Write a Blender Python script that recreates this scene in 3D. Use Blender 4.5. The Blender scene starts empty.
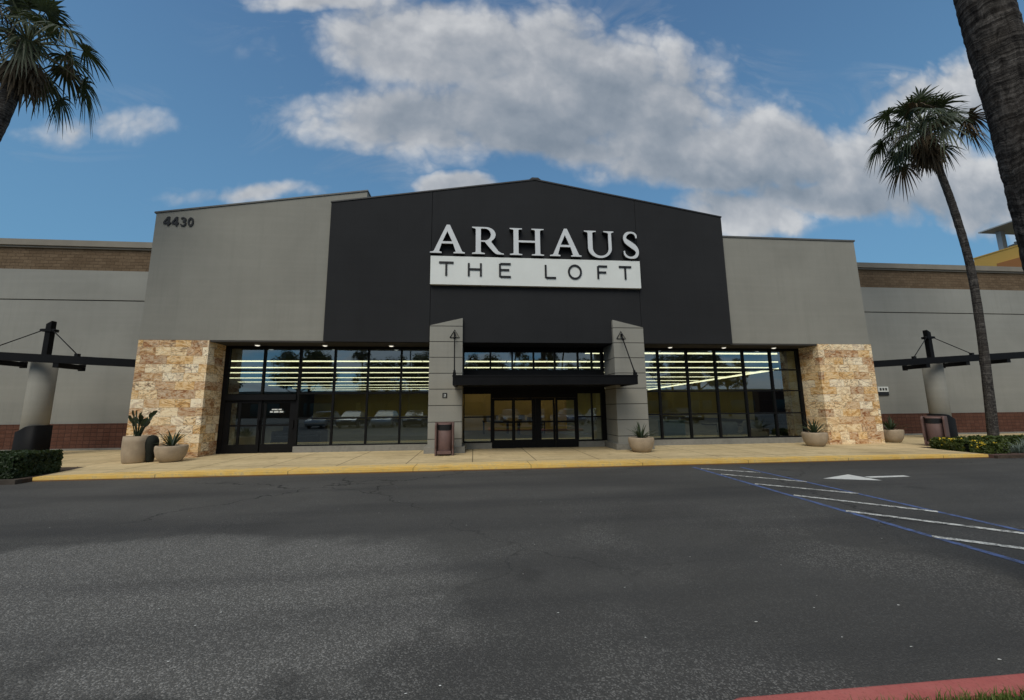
import bpy, bmesh, math, random
from mathutils import Vector, Matrix, noise as mnoise
R = math.radians
random.seed(7)
sc = bpy.context.scene
col = sc.collection

# ------------------------------------------------------------------ camera
CF, PITCH, ROLL, YAW, CH = 391.39, 0.146975, -0.009871, 0.096898, 1.6
fw = Vector((math.sin(YAW)*math.cos(PITCH), math.cos(YAW)*math.cos(PITCH), math.sin(PITCH)))
r0 = Vector((math.cos(YAW), -math.sin(YAW), 0)); u0 = r0.cross(fw)
cr = r0*math.cos(ROLL) + u0*math.sin(ROLL); cu = -r0*math.sin(ROLL) + u0*math.cos(ROLL)
cam = bpy.data.cameras.new('camera'); camo = bpy.data.objects.new('camera', cam); col.objects.link(camo)
camo.matrix_world = Matrix(((cr.x, cu.x, -fw.x, 0), (cr.y, cu.y, -fw.y, 0), (cr.z, cu.z, -fw.z, CH), (0, 0, 0, 1)))
cam.sensor_fit = 'HORIZONTAL'; cam.sensor_width = 36; cam.lens = CF*36/1024
cam.clip_start = 0.05; cam.clip_end = 2000
sc.camera = camo

def sky_uv(px, py):                      # photo measurement -> world sky direction (x/y, z/y)
    d = cr*((px-512)/CF) - cu*((py-350)/CF) + fw
    return d.x/d.y, d.z/d.y

# ------------------------------------------------------------------ node helper
class NT:
    def __init__(s, tree):
        s.t = tree; s.t.nodes.clear()
    def new(s, typ, **kw):
        n = s.t.nodes.new(typ)
        for k, v in kw.items(): setattr(n, k, v)
        return n
    def put(s, sock, v):
        if isinstance(v, bpy.types.NodeSocket): s.t.links.new(v, sock)
        elif v is not None:
            if hasattr(sock.default_value, '__len__') and not hasattr(v, '__len__'): v = [v]*len(sock.default_value)
            if hasattr(sock.default_value, '__len__') and len(v) == 3 and len(sock.default_value) == 4: v = (*v, 1)
            sock.default_value = v
    def math(s, op, a, b=None, c=None, clamp=False):
        n = s.new('ShaderNodeMath', operation=op, use_clamp=clamp)
        for i, v in enumerate((a, b, c)):
            if v is not None: s.put(n.inputs[i], v)
        return n.outputs[0]
    def vm(s, op, a, b=None, sc_=None):
        n = s.new('ShaderNodeVectorMath', operation=op)
        s.put(n.inputs[0], a)
        if b is not None: s.put(n.inputs[1], b)
        if sc_ is not None: s.put(n.inputs['Scale'], sc_)
        return n.outputs[0]
    def comb(s, x, y, z=0.0):
        n = s.new('ShaderNodeCombineXYZ')
        for i, v in enumerate((x, y, z)): s.put(n.inputs[i], v)
        return n.outputs[0]
    def sep(s, v):
        n = s.new('ShaderNodeSeparateXYZ'); s.put(n.inputs[0], v); return n.outputs
    def pos(s): return s.new('ShaderNodeNewGeometry').outputs['Position']
    def objc(s): return s.new('ShaderNodeTexCoord').outputs['Object']
    def rnd(s): return s.new('ShaderNodeObjectInfo').outputs['Random']
    def noise(s, vec, scale=1, detail=4, rough=.55, dist=0, out=0, dim='3D'):
        n = s.new('ShaderNodeTexNoise', noise_dimensions=dim); s.put(n.inputs['Vector'], vec)
        n.inputs['Scale'].default_value = scale; n.inputs['Detail'].default_value = detail
        n.inputs['Roughness'].default_value = rough; n.inputs['Distortion'].default_value = dist
        return n.outputs[out]
    def vor(s, vec, scale, feature='F1', out=0):
        n = s.new('ShaderNodeTexVoronoi', feature=feature); s.put(n.inputs['Vector'], vec)
        n.inputs['Scale'].default_value = scale; return n.outputs[out]
    def white(s, vec, out=0):
        n = s.new('ShaderNodeTexWhiteNoise', noise_dimensions='3D'); s.put(n.inputs['Vector'], vec); return n.outputs[out]
    def ramp(s, fac, stops, interp='LINEAR'):
        n = s.new('ShaderNodeValToRGB'); s.put(n.inputs[0], fac); n.color_ramp.interpolation = interp
        e = n.color_ramp.elements
        while len(e) < len(stops): e.new(.5)
        for el, (p, c) in zip(e, stops):
            el.position = p; el.color = (*c, 1) if hasattr(c, '__len__') else (c, c, c, 1)
        return n.outputs[0]
    def mix(s, fac, a, b, mode='MIX'):
        n = s.new('ShaderNodeMix', data_type='RGBA', blend_type=mode)
        s.put(n.inputs[0], fac); s.put(n.inputs[6], a); s.put(n.inputs[7], b); return n.outputs[2]
    def map(s, v, a, b, c=0.0, d=1.0, smooth=False):
        n = s.new('ShaderNodeMapRange', interpolation_type='SMOOTHSTEP' if smooth else 'LINEAR')
        for i, q in enumerate((v, a, b, c, d)): s.put(n.inputs[i], q)
        return n.outputs[0]
    def bump(s, h, strength=.3, dist=.01, normal=None):
        n = s.new('ShaderNodeBump'); n.inputs['Strength'].default_value = strength; n.inputs['Distance'].default_value = dist
        s.put(n.inputs['Height'], h)
        if normal is not None: s.put(n.inputs['Normal'], normal)
        return n.outputs[0]
    def out(s, sh):
        o = s.new('ShaderNodeOutputMaterial'); s.t.links.new(sh, o.inputs[0])
    def bsdf(s, base, rough=.8, normal=None, metal=0, spec=.3, emit=None, es=0, trans=None):
        p = s.new('ShaderNodeBsdfPrincipled')
        s.put(p.inputs['Base Color'], base); s.put(p.inputs['Roughness'], rough); s.put(p.inputs['Metallic'], metal)
        s.put(p.inputs['Specular IOR Level'], spec)
        if normal is not None: s.put(p.inputs['Normal'], normal)
        if emit is not None: s.put(p.inputs['Emission Color'], emit); s.put(p.inputs['Emission Strength'], es)
        s.out(p.outputs[0]); return p

MATS = {}
def mat(name):
    def deco(fn):
        m = bpy.data.materials.new(name); m.use_nodes = True
        n = NT(m.node_tree); fn(n); MATS[name] = m; return m
    return deco
def simple(name, c, rough=.7, var=.15, scale=3, bump=.0, bscale=60, metal=0, spec=.3):
    m = bpy.data.materials.new(name); m.use_nodes = True; n = NT(m.node_tree); p = n.objc()
    f = n.noise(p, scale, 6, .6)
    b = n.mix(n.map(f, .3, .7), [x*(1-var) for x in c], [min(1, x*(1+var)) for x in c])
    nm = n.bump(n.noise(p, bscale, 4), bump, .01) if bump else None
    n.bsdf(b, rough, nm, metal, spec); MATS[name] = m; return m

# ------------------------------------------------------------------ materials
@mat('asphalt')
def _(n):
    p = n.pos(); x, y, z = n.sep(p)
    big = n.noise(n.vm('MULTIPLY', p, (1, 1.6, 1)), .22, 5, .55, .6)
    med = n.noise(p, 1.1, 6, .65, .3)
    grit = n.noise(p, 120, 3, .7); pv = n.vor(p, 105, out=1); pd = n.vor(p, 105)
    pv1 = n.sep(pv)[0]
    base = n.ramp(big, [(.3, (.057, .0555, .051)), (.5, (.083, .081, .0745)), (.68, (.108, .105, .0965))])
    base = n.mix(n.map(med, .35, .75), base, n.mix(.55, base, (.07, .069, .067)))
    worn = n.math('MULTIPLY', n.map(n.noise(n.vm('ADD', p, (7, 3, 0)), .42, 4, .6, .8), .42, .62, smooth=True), n.map(y, 8.5, 4.5))
    wb = n.vm('ADD', p, n.vm('SCALE', n.vm('SUBTRACT', n.noise(p, .7, 5, .6, out=1), (.5, .5, .5)), sc_=2.2)); wbx, wby, _z = n.sep(wb)
    def ell(cx, cy, rx, ry): return n.math('ADD', n.math('POWER', n.math('DIVIDE', n.math('SUBTRACT', wbx, cx), rx), 2.0), n.math('POWER', n.math('DIVIDE', n.math('SUBTRACT', wby, cy), ry), 2.0))
    pale = n.map(n.math('MINIMUM', ell(-3.6, 4.4, 3.6, 1.5), ell(-1.6, 3.2, 1.6, .6)), .5, 1.15, 1, 0, True)
    dk = n.map(n.math('MINIMUM', n.math('MINIMUM', ell(.35, 3.6, .55, .75), ell(.15, 2.7, .4, .35)), ell(3.0, 3.0, 1.5, .55)), .2, 1.6, .8, 0, True)
    base = n.mix(n.math('MULTIPLY', pale, .7), base, (.142, .138, .127))
    base = n.mix(n.math('MULTIPLY', dk, .7), base, (.068, .0665, .0625))
    worn = n.math('MULTIPLY', n.math('MAXIMUM', n.math('MULTIPLY', worn, .55), pale), n.math('SUBTRACT', 1.0, n.math('MULTIPLY', dk, .9)))
    stone = n.math('POWER', n.map(pv1, .5, 1.0), 1.6)
    light = n.math('MULTIPLY', stone, n.map(worn, 0, 1, .16, .85))
    base = n.mix(light, base, (.38, .37, .345))
    base = n.mix(n.math('MULTIPLY', n.map(grit, .35, .65), .5), n.mix(.3, base, (.006, .006, .006)), base)
    # tyre wear along the lane in front of the kerb
    lane = n.noise(n.vm('MULTIPLY', p, (.10, 1.1, 1)), 1.0, 4, .5)
    base = n.mix(n.math('MULTIPLY', n.map(lane, .45, .7), .5), base, (.03, .030, .031))
    # cracks
    wv = n.vm('ADD', p, n.vm('SCALE', n.vm('SUBTRACT', n.noise(p, 1.3, 4, .6, out=1), (.5, .5, .5)), sc_=1.1))
    d = n.vor(wv, .17, 'DISTANCE_TO_EDGE')
    cm = n.map(n.noise(n.vm('ADD', p, (31, 9, 0)), .3, 2), .36, .50)
    crack = n.math('MULTIPLY', n.map(d, .0010, .0040, 1, 0), cm)
    base = n.mix(n.math('MULTIPLY', crack, n.map(y, 3.5, 6.5, .08, .8)), base, (.008, .008, .008))
    # drips of oil
    oil = n.map(n.vor(n.vm('ADD', p, n.vm('SCALE', n.noise(p, 6, 3, out=1), sc_=.25)), .55), .06, .13, 1, 0)
    base = n.mix(n.math('MULTIPLY', oil, .30), base, (.014, .014, .014))
    h = n.math('ADD', n.math('MULTIPLY', pd, -1.0), n.math('MULTIPLY', grit, .5))
    n.bsdf(base, .86, n.bump(h, .55, .012), 0, .25)

def concrete_nodes(n, c0, c1, joints=True):
    p = n.pos(); x, y, z = n.sep(p)
    f = n.noise(p, .5, 6, .62, .4); g = n.noise(p, 7, 6, .65)
    b = n.mix(n.map(f, .32, .68), c0, c1)
    b = n.mix(n.math('MULTIPLY', n.map(g, .45, .75), .4), b, [q*.55 for q in c0])
    b = n.mix(n.math('MULTIPLY', n.map(n.noise(p, 120, 2), .5, .75), .3), b, [q*.6 for q in c0])
    gum = n.vor(p, 2.6); b = n.mix(n.map(gum, .035, .05, .5, 0), b, [q*.3 for q in c0])
    blot = n.noise(n.vm('ADD', p, (5, 2, 0)), 1.4, 5, .6, .9); b = n.mix(n.map(blot, .54, .68, 0, .4), b, [q*.5 for q in c0])
    st = n.noise(n.vm('MULTIPLY', p, (.35, 1.3, 1)), 1.0, 5, .6, .7)
    b = n.mix(n.math('MULTIPLY', n.map(st, .54, .70), .5), b, [q*.45 for q in c1])
    if joints:
        jx = n.math('ABSOLUTE', n.math('SUBTRACT', n.math('FRACT', n.math('DIVIDE', n.math('ADD', x, 40.3), 1.83)), .5))
        jy = n.math('ABSOLUTE', n.math('SUBTRACT', n.math('FRACT', n.math('DIVIDE', n.math('SUBTRACT', y, 9.85), 1.75)), .5))
        j = n.math('MAXIMUM', n.map(jx, .489, .495), n.map(jy, .488, .494))
        cell = n.white(n.comb(n.math('FLOOR', n.math('ADD', n.math('DIVIDE', n.math('ADD', x, 40.3), 1.83), .5)), n.math('FLOOR', n.math('ADD', n.math('DIVIDE', n.math('SUBTRACT', y, 9.85), 1.75), .5)), 0))
        b = n.mix(n.math('MULTIPLY', cell, .3), b, [q*.6 for q in c0])
        b = n.mix(n.math('MULTIPLY', j, .8), b, [q*.16 for q in c0])
    return p, b, g
@mat('sidewalk_concrete')
def _(n):
    p, b, g = concrete_nodes(n, (.54, .415, .225), (.68, .54, .315))
    n.bsdf(b, .9, n.bump(n.noise(p, 150, 3), .25, .005), 0, .2)
@mat('plinth_concrete')
def _(n):
    p, b, g = concrete_nodes(n, (.21, .205, .18), (.27, .26, .23), False)
    n.bsdf(b, .9, n.bump(n.noise(p, 90, 4), .25, .006), 0, .2)
@mat('yellow_paint')
def _(n):
    p = n.pos(); z = n.sep(p)[2]
    f = n.noise(p, 2.2, 6, .65, .5); g = n.noise(p, 14, 6, .7)
    b = n.mix(n.map(f, .3, .7), (.72, .44, .10), (.84, .57, .17))
    yy = n.sep(p)[1]; wear = n.map(n.math('ADD', n.math('ADD', n.math('MULTIPLY', g, .7), n.math('MULTIPLY', f, .3)), n.map(yy, 10.7, 11.3, 0, .14)), .50, .62)
    b = n.mix(n.math('MULTIPLY', wear, .8), b, (.56, .43, .22))
    xx = n.sep(p)[0]; jn = n.math('ABSOLUTE', n.math('SUBTRACT', n.math('FRACT', n.math('DIVIDE', n.math('ADD', xx, 41.2), 3.05)), .5))
    b = n.mix(n.map(jn, .4965, .498, 0, .8), b, (.10, .07, .035))
    sc_n = n.noise(n.vm('MULTIPLY', p, (.55, 2.0, 7.0)), 2.0, 6, .7, .6)
    b = n.mix(n.map(sc_n, .55, .68, 0, .55), b, (.20, .14, .055))
    chip = n.noise(p, 34, 3, .6)
    b = n.mix(n.math('MULTIPLY', n.map(chip, .62, .66, 0, .8), n.map(f, .45, .6)), b, (.34, .29, .21))
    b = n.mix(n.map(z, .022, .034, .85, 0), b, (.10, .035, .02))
    n.bsdf(b, .75, n.bump(g, .2, .006), 0, .3)
@mat('red_paint')
def _(n):
    p = n.pos(); f = n.noise(p, 3, 6, .65, .4); g = n.noise(p, 26, 6, .7)
    b = n.mix(n.map(f, .3, .7), (.36, .092, .082), (.44, .14, .12))
    b = n.mix(n.map(g, .58, .72, 0, .45), b, (.42, .24, .20))
    b = n.mix(n.map(n.noise(p, 60, 3), .55, .75, 0, .5), b, (.16, .05, .045))
    n.bsdf(b, .75, n.bump(g, .4, .01), 0, .25)
def stripe(name, c, worn=.55, lo=.47):
    @mat(name)
    def _(n):
        p = n.pos(); g = n.noise(p, 9, 7, .72, .4); h = n.noise(p, 70, 3, .7)
        w = n.map(n.math('ADD', n.math('MULTIPLY', g, .6), n.math('MULTIPLY', h, .4)), lo, lo+.1)
        n.bsdf(n.mix(n.math('MULTIPLY', w, worn), c, (.05, .05, .05)), .8, n.bump(h, .4, .006), 0, .25)
stripe('white_marking', (.68, .68, .63), .9, .45)
stripe('blue_marking', (.10, .15, .32), .75, .46)
stripe('arrow_marking', (.66, .66, .62), .5, .52)

def stucco(name, c, var=.1, b=.22):
    @mat(name)
    def _(n):
        p = n.pos(); x, y, z = n.sep(p)
        f = n.noise(p, .35, 5, .6, .3); s = n.noise(n.comb(n.math('MULTIPLY', n.math('ADD', x, y), 3.2), n.math('MULTIPLY', z, .12)), 1, 5, .6)
        hz = n.noise(n.comb(n.math('MULTIPLY', n.math('ADD', x, y), .25), n.math('MULTIPLY', z, 6.0)), 1, 3, .5)
        col_ = n.mix(n.map(f, .3, .7), [q*(1-var) for q in c], [q*(1+var) for q in c])
        col_ = n.mix(n.map(s, .5, .75, 0, .16), col_, [q*.6 for q in c])
        col_ = n.mix(n.map(hz, .45, .7, 0, .14), col_, [q*1.3 for q in c])
        g = n.noise(p, 55, 4, .7); g2 = n.noise(p, 260, 2)
        st2 = n.noise(n.comb(n.math('MULTIPLY', n.math('ADD', x, y), 9.0), n.math('MULTIPLY', z, .35)), 1, 4, .6)
        col_ = n.mix(n.math('MULTIPLY', n.map(st2, .52, .68, 0, .17), n.map(n.noise(p, .5, 3), .45, .6)), col_, [q*.62 for q in c])
        col_ = n.mix(n.map(g, .4, .62, .16, 0), col_, [q*.55 for q in c])
        n.bsdf(col_, .92, n.bump(n.math('ADD', g, n.math('MULTIPLY', g2, .5)), b, .012), 0, .15)
stucco('grey_stucco', (.262, .255, .222))
stucco('wing_stucco', (.262, .262, .238))
stucco('pillar_stucco', (.285, .277, .242))
stucco('dark_stucco', (.0245, .0252, .0268), .12, .12)

def tile_cells(n, u, v, w, h, jitter=1.0):
    row = n.math('FLOOR', n.math('DIVIDE', v, h))
    off = n.math('MULTIPLY', n.white(n.comb(row, 3.7, 1.1)), jitter*7.3)
    wr = n.math('MULTIPLY', n.math('ADD', n.math('MULTIPLY', n.white(n.comb(row, 9.1, 5.3)), .55), .75), w)
    cx = n.math('ADD', n.math('DIVIDE', u, wr), off)
    c = n.math('FLOOR', cx)
    fu = n.math('FRACT', cx); fv = n.math('FRACT', n.math('DIVIDE', v, h))
    du = n.math('MULTIPLY', n.math('MINIMUM', fu, n.math('SUBTRACT', 1.0, fu)), wr)
    dv = n.math('MULTIPLY', n.math('MINIMUM', fv, n.math('SUBTRACT', 1.0, fv)), h)
    return n.comb(c, row, 0.5), n.math('MINIMUM', du, dv)
@mat('travertine')
def _(n):
    p = n.pos(); x, y, z = n.sep(p); u = n.math('ADD', n.math('ADD', x, y), 50.0)
    cell, edge = tile_cells(n, u, n.math('ADD', z, .02), .50, .29)
    r1 = n.white(cell); r2 = n.white(n.vm('ADD', cell, (17, 5, 3))); rv = n.white(cell, 1)
    q = n.vm('ADD', n.comb(u, z, 0), n.vm('SCALE', rv, sc_=40))
    q2 = n.vm('MULTIPLY', q, (1, 1.9, 1))
    vein = n.noise(q2, 1.9, 6, .60, 2.2)
    fine = n.noise(q2, 7.5, 5, .62, 1.4)
    c = n.ramp(vein, [(.32, (.10, .040, .020)), (.41, (.40, .19, .075)), (.48, (.74, .53, .29)), (.56, (.95, .84, .62)), (.66, (.54, .31, .13))])
    tint = n.ramp(r1, [(0, (.95, .82, .58)), (.18, (.42, .20, .085)), (.34, (.88, .68, .40)), (.48, (.25, .095, .04)), (.60, (.74, .45, .15)), (.80, (1.0, .93, .74)), (.92, (.50, .29, .13))], 'CONSTANT')
    b = n.mix(.50, c, tint)
    lines = n.map(n.math('ABSOLUTE', n.math('SUBTRACT', n.math('FRACT', n.math('MULTIPLY', n.noise(q2, 1.1, 4, .55, 1.6), 7.0)), .5)), .0, .13, 1, 0)
    b = n.mix(n.math('MULTIPLY', n.math('MULTIPLY', lines, n.map(r2, .25, .6)), .85), b, (.10, .05, .03))
    b = n.mix(n.map(fine, .56, .68, 0, .75), b, (.14, .065, .038))
    b = n.mix(n.map(fine, .30, .44, .55, 0), b, (.86, .78, .65))
    b = n.vm('MULTIPLY', b, (1.02, .985, .93))
    b = n.mix(n.map(edge, .002, .007, .6, 0), b, (.20, .12, .07))
    h = n.math('ADD', n.map(edge, 0, .008), n.math('MULTIPLY', fine, .5))
    n.bsdf(b, .72, n.bump(h, .35, .01), 0, .3)
def blockwork(name, ca, cb, mort, w, h, jit, bs, msize=.01):
    @mat(name)
    def _(n):
        p = n.pos(); x, y, z = n.sep(p); u = n.math('ADD', n.math('ADD', x, y), 80.0)
        row = n.math('FLOOR', n.math('DIVIDE', z, h))
        cx = n.math('ADD', n.math('DIVIDE', u, w), n.math('MULTIPLY', n.math('MODULO', row, 2.0), jit))
        fu = n.math('FRACT', cx); fv = n.math('FRACT', n.math('DIVIDE', z, h))
        edge = n.math('MINIMUM', n.math('MULTIPLY', n.math('MINIMUM', fu, n.math('SUBTRACT', 1.0, fu)), w), n.math('MULTIPLY', n.math('MINIMUM', fv, n.math('SUBTRACT', 1.0, fv)), h))
        r1 = n.white(n.comb(n.math('FLOOR', cx), row, .3))
        f = n.noise(p, 22, 5, .7); f2 = n.noise(p, .8, 4)
        b = n.mix(r1, ca, cb); b = n.mix(n.map(f, .35, .7, .5, 0), b, [q*.45 for q in ca])
        b = n.mix(n.map(f2, .4, .7, 0, .3), b, cb)
        b = n.mix(n.map(edge, msize*.5, msize, .9, 0), b, mort)
        n.bsdf(b, .92, n.bump(n.math('ADD', n.map(edge, 0, msize*1.6), n.math('MULTIPLY', f, 1.0)), bs, .03), 0, .15)
blockwork('brown_block', (.105, .046, .031), (.145, .068, .048), (.045, .026, .020), .235, .155, 0.0, .5, .011)
blockwork('split_face_brick', (.135, .092, .056), (.19, .135, .085), (.10, .07, .045), .32, .14, .5, .7, .008)
simple('coping_metal', (.20, .18, .145), .55, .12, 1.2)
simple('flashing_metal', (.105, .105, .10), .5, .15, 2)
simple('dark_flashing', (.030, .030, .032), .5, .15, 2)
simple('black_metal', (.0055, .0055, .0060), .5, .25, 4, .05, 80, 0, .15)
simple('soft_black_metal', (.0058, .0060, .0068), .6, .2, 3, .05, 80, 0, .12)
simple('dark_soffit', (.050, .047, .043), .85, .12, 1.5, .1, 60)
simple('soffit_groove', (.02, .02, .02), .9, .1, 2)
simple('groove_dark', (.04, .04, .038), .9, .1, 2)
simple('sign_white', (.68, .70, .67), .45, .05, 1.0)
simple('letter_face', (.60, .62, .63), .4, .05, 2)
simple('letter_dark', (.014, .014, .015), .4, .1, 2)
simple('kerb_dull', (.105, .060, .050), .9, .3, 4, .3, 60)
simple('kerb_mulch', (.055, .045, .036), .9, .3, 4, .3, 60)
simple('bin_brown', (.125, .075, .066), .6, .16, 5, .25, 120)
simple('planter_stone', (.36, .285, .20), .9, .16, 5, .35, 45)
simple('form_dark', (.013, .015, .011), .9, .3, 5)
simple('soil', (.035, .026, .018), .95, .35, 9, .6, 30)
simple('bark_mulch', (.06, .042, .030), .95, .4, 12, .8, 40)
simple('rubber', (.012, .012, .012), .8, .2, 4)
simple('rim_metal', (.45, .45, .46), .3, .1, 4, metal=.9)
simple('yellow_render', (.66, .40, .10), .9, .08, .3)
simple('orange_render', (.40, .17, .06), .9, .08, .3)
simple('pale_steel', (.38, .41, .43), .5, .08, .4)
simple('back_wall', (.64, .53, .17), .9, .12, .15)
simple('interior_side', (.52, .43, .16), .9, .12, .2)
simple('interior_floor_mat', (.035, .033, .028), .45, .15, .6)
simple('interior_ceiling_mat', (.20, .19, .16), .9, .2, .6)
simple('partition_wall', (.78, .50, .17), .9, .1, .6)
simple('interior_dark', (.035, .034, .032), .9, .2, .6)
simple('pale_green', (.34, .44, .38), .6, .08, 1)
simple('dark_wood', (.035, .022, .016), .5, .2, 2)
simple('tan_goods', (.38, .24, .10), .7, .2, 3)
simple('pale_cloth', (.42, .40, .34), .8, .1, 3)
simple('petiole_green', (.15, .165, .085), .6, .25, 5)
simple('dead_leaf', (.105, .078, .048), .85, .35, 2.5)
simple('flower_yellow', (.62, .44, .03), .6, .2, 8)
simple('branch_bark', (.075, .055, .042), .9, .25, 6, .5, 25)
simple('asphalt_light_pole', (.11, .105, .10), .5, .1, 2)
def emitter(name, c, s):
    @mat(name)
    def _(n): n.bsdf((.6, .6, .55), .6, None, 0, .2, c, s)
emitter('tube_light', (1, .94, .60), 2.4)
emitter('lamp_lens', (1, .95, .82), 1.0)
def leafmat(name, a, b, c, scale=1.6, tr=.25):
    @mat(name)
    def _(n):
        p = n.objc(); f = n.noise(p, scale, 4, .6); g = n.noise(p, scale*14, 3, .7)
        k = n.ramp(n.math('ADD', n.math('MULTIPLY', f, .5), n.math('MULTIPLY', g, .5)), [(.34, a), (.5, b), (.66, c)])
        d = n.new('ShaderNodeBsdfPrincipled'); n.put(d.inputs['Base Color'], k); d.inputs['Roughness'].default_value = .5; d.inputs['Specular IOR Level'].default_value = .3
        t = n.new('ShaderNodeBsdfTranslucent'); n.put(t.inputs['Color'], n.mix(.5, k, (.10, .14, .03)))
        m = n.new('ShaderNodeMixShader'); m.inputs[0].default_value = tr
        n.t.links.new(d.outputs[0], m.inputs[1]); n.t.links.new(t.outputs[0], m.inputs[2]); n.out(m.outputs[0])
leafmat('palm_leaf', (.015, .022, .010), (.032, .045, .020), (.085, .10, .05), 1.2, .15)
leafmat('hedge_leaf', (.012, .022, .008), (.022, .040, .013), (.042, .068, .022), 3)
leafmat('low_hedge_leaf', (.026, .040, .010), (.055, .078, .016), (.12, .145, .030), 3)
leafmat('agave_leaf', (.022, .034, .020), (.042, .062, .034), (.085, .11, .06), 3, .12)
leafmat('broad_leaf', (.014, .022, .012), (.026, .042, .022), (.055, .08, .04), 3, .12)
leafmat('silver_leaf', (.11, .14, .12), (.17, .21, .18), (.24, .28, .24), 4, .15)
leafmat('tree_leaf', (.015, .026, .010), (.03, .048, .016), (.06, .085, .03), .8)
leafmat('grass_blade', (.055, .085, .014), (.10, .145, .025), (.17, .20, .05), 5, .35)
@mat('palm_trunk')
def _(n):
    p = n.objc(); x, y, z = n.sep(p)
    ang = n.math('ARCTAN2', y, x)
    ca, sa = n.math('COSINE', ang), n.math('SINE', ang)
    zw = n.math('ADD', z, n.math('MULTIPLY', n.noise(n.comb(ca, sa, n.math('MULTIPLY', z, .8)), 1.6, 3), .16))
    ring2 = n.noise(n.comb(n.math('MULTIPLY', ca, .8), n.math('MULTIPLY', sa, .8), n.math('MULTIPLY', zw, 34.0)), 1, 5, .75, .2)
    fib = n.noise(n.comb(n.math('MULTIPLY', ca, 6.5), n.math('MULTIPLY', sa, 6.5), n.math('MULTIPLY', zw, 5.0)), 1, 6, .72, .8)
    mot = n.noise(p, 5, 5, .65)
    v = n.math('ADD', n.math('MULTIPLY', ring2, .55), n.math('MULTIPLY', fib, .45))
    b = n.ramp(v, [(.40, (.008, .007, .007)), (.48, (.034, .031, .029)), (.55, (.085, .078, .072)), (.66, (.20, .185, .17))])
    b = n.mix(n.map(mot, .45, .7, 0, .4), b, (.05, .040, .032))
    n.bsdf(b, .95, n.bump(v, 1.0, .05), 0, .12)
@mat('window_glass')
def _(n):
    tr = n.new('ShaderNodeBsdfTransparent'); tr.inputs[0].default_value = (.52, .56, .53, 1)
    gl = n.new('ShaderNodeBsdfGlossy'); gl.inputs['Roughness'].default_value = 0.0; gl.inputs['Color'].default_value = (.74, .90, 1.0, 1)
    p = n.pos()
    w = n.noise(p, .55, 2, .5)
    n.t.links.new(n.bump(w, .018, .05), gl.inputs['Normal'])
    fr = n.new('ShaderNodeFresnel'); fr.inputs[0].default_value = 1.5
    m = n.new('ShaderNodeMixShader'); n.put(m.inputs[0], n.math('ADD', n.math('MULTIPLY', fr.outputs[0], 1.0), .17, clamp=True))
    n.t.links.new(tr.outputs[0], m.inputs[1]); n.t.links.new(gl.outputs[0], m.inputs[2]); n.out(m.outputs[0])
def carpaint(name, c):
    m = bpy.data.materials.new(name); m.use_nodes = True; n = NT(m.node_tree)
    b = n.mix(n.noise(n.objc(), 2, 3), [q*.9 for q in c], c)
    p = n.bsdf(b, .35, None, .2, .5); p.inputs['Coat Weight'].default_value = .6; MATS[name] = m
for nm, c in (('paint_silver', (.42, .43, .45)), ('paint_white', (.7, .7, .69)), ('paint_black', (.015, .015, .017)), ('paint_blue', (.05, .09, .2)), ('paint_red', (.22, .02, .02)), ('paint_grey', (.14, .145, .15))): carpaint(nm, c)
simple('car_glass', (.012, .014, .016), .08, .1, 2, spec=.6)
emitter('headlamp', (.8, .85, .9), .15)

# ------------------------------------------------------------------ mesh helpers
def B(): return bmesh.new()
def box(bm, x0, x1, y0, y1, z0, z1, mi=0):
    v = [bm.verts.new((x, y, z)) for z in (z0, z1) for y in (y0, y1) for x in (x0, x1)]
    for f in ((0, 2, 3, 1), (4, 5, 7, 6), (0, 1, 5, 4), (2, 6, 7, 3), (0, 4, 6, 2), (1, 3, 7, 5)):
        bm.faces.new([v[i] for i in f]).material_index = mi
def prism_y(bm, pts, y0, y1, mi=0):           # polygon in x,z swept along y
    a = [bm.verts.new((x, y0, z)) for x, z in pts]; b = [bm.verts.new((x, y1, z)) for x, z in pts]
    fs = [bm.faces.new(a), bm.faces.new(list(reversed(b)))]
    for i in range(len(pts)):
        j = (i+1) % len(pts); fs.append(bm.faces.new((a[j], a[i], b[i], b[j])))
    for f in fs: f.material_index = mi
    bmesh.ops.recalc_face_normals(bm, faces=fs)
def prism_z(bm, pts, z0, z1, mi=0):
    a = [bm.verts.new((x, y, z0)) for x, y in pts]; b = [bm.verts.new((x, y, z1)) for x, y in pts]
    fs = [bm.faces.new(list(reversed(a))), bm.faces.new(b)]
    for i in range(len(pts)):
        j = (i+1) % len(pts); fs.append(bm.faces.new((a[i], a[j], b[j], b[i])))
    for f in fs: f.material_index = mi
    bmesh.ops.recalc_face_normals(bm, faces=fs)
def lathe(bm, prof, n=40, cx=0, cy=0, sx=1, sy=1, cap0=True, cap1=True, mi=0):
    rings = []
    for r, z in prof:
        rings.append([bm.verts.new((cx+r*sx*math.cos(2*math.pi*i/n), cy+r*sy*math.sin(2*math.pi*i/n), z)) for i in range(n)])
    for a, b in zip(rings, rings[1:]):
        for i in range(n):
            f = bm.faces.new((a[i], a[(i+1) % n], b[(i+1) % n], b[i])); f.smooth = True; f.material_index = mi
    if cap0: bm.faces.new(list(reversed(rings[0]))).material_index = mi
    if cap1: bm.faces.new(rings[-1]).material_index = mi
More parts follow.
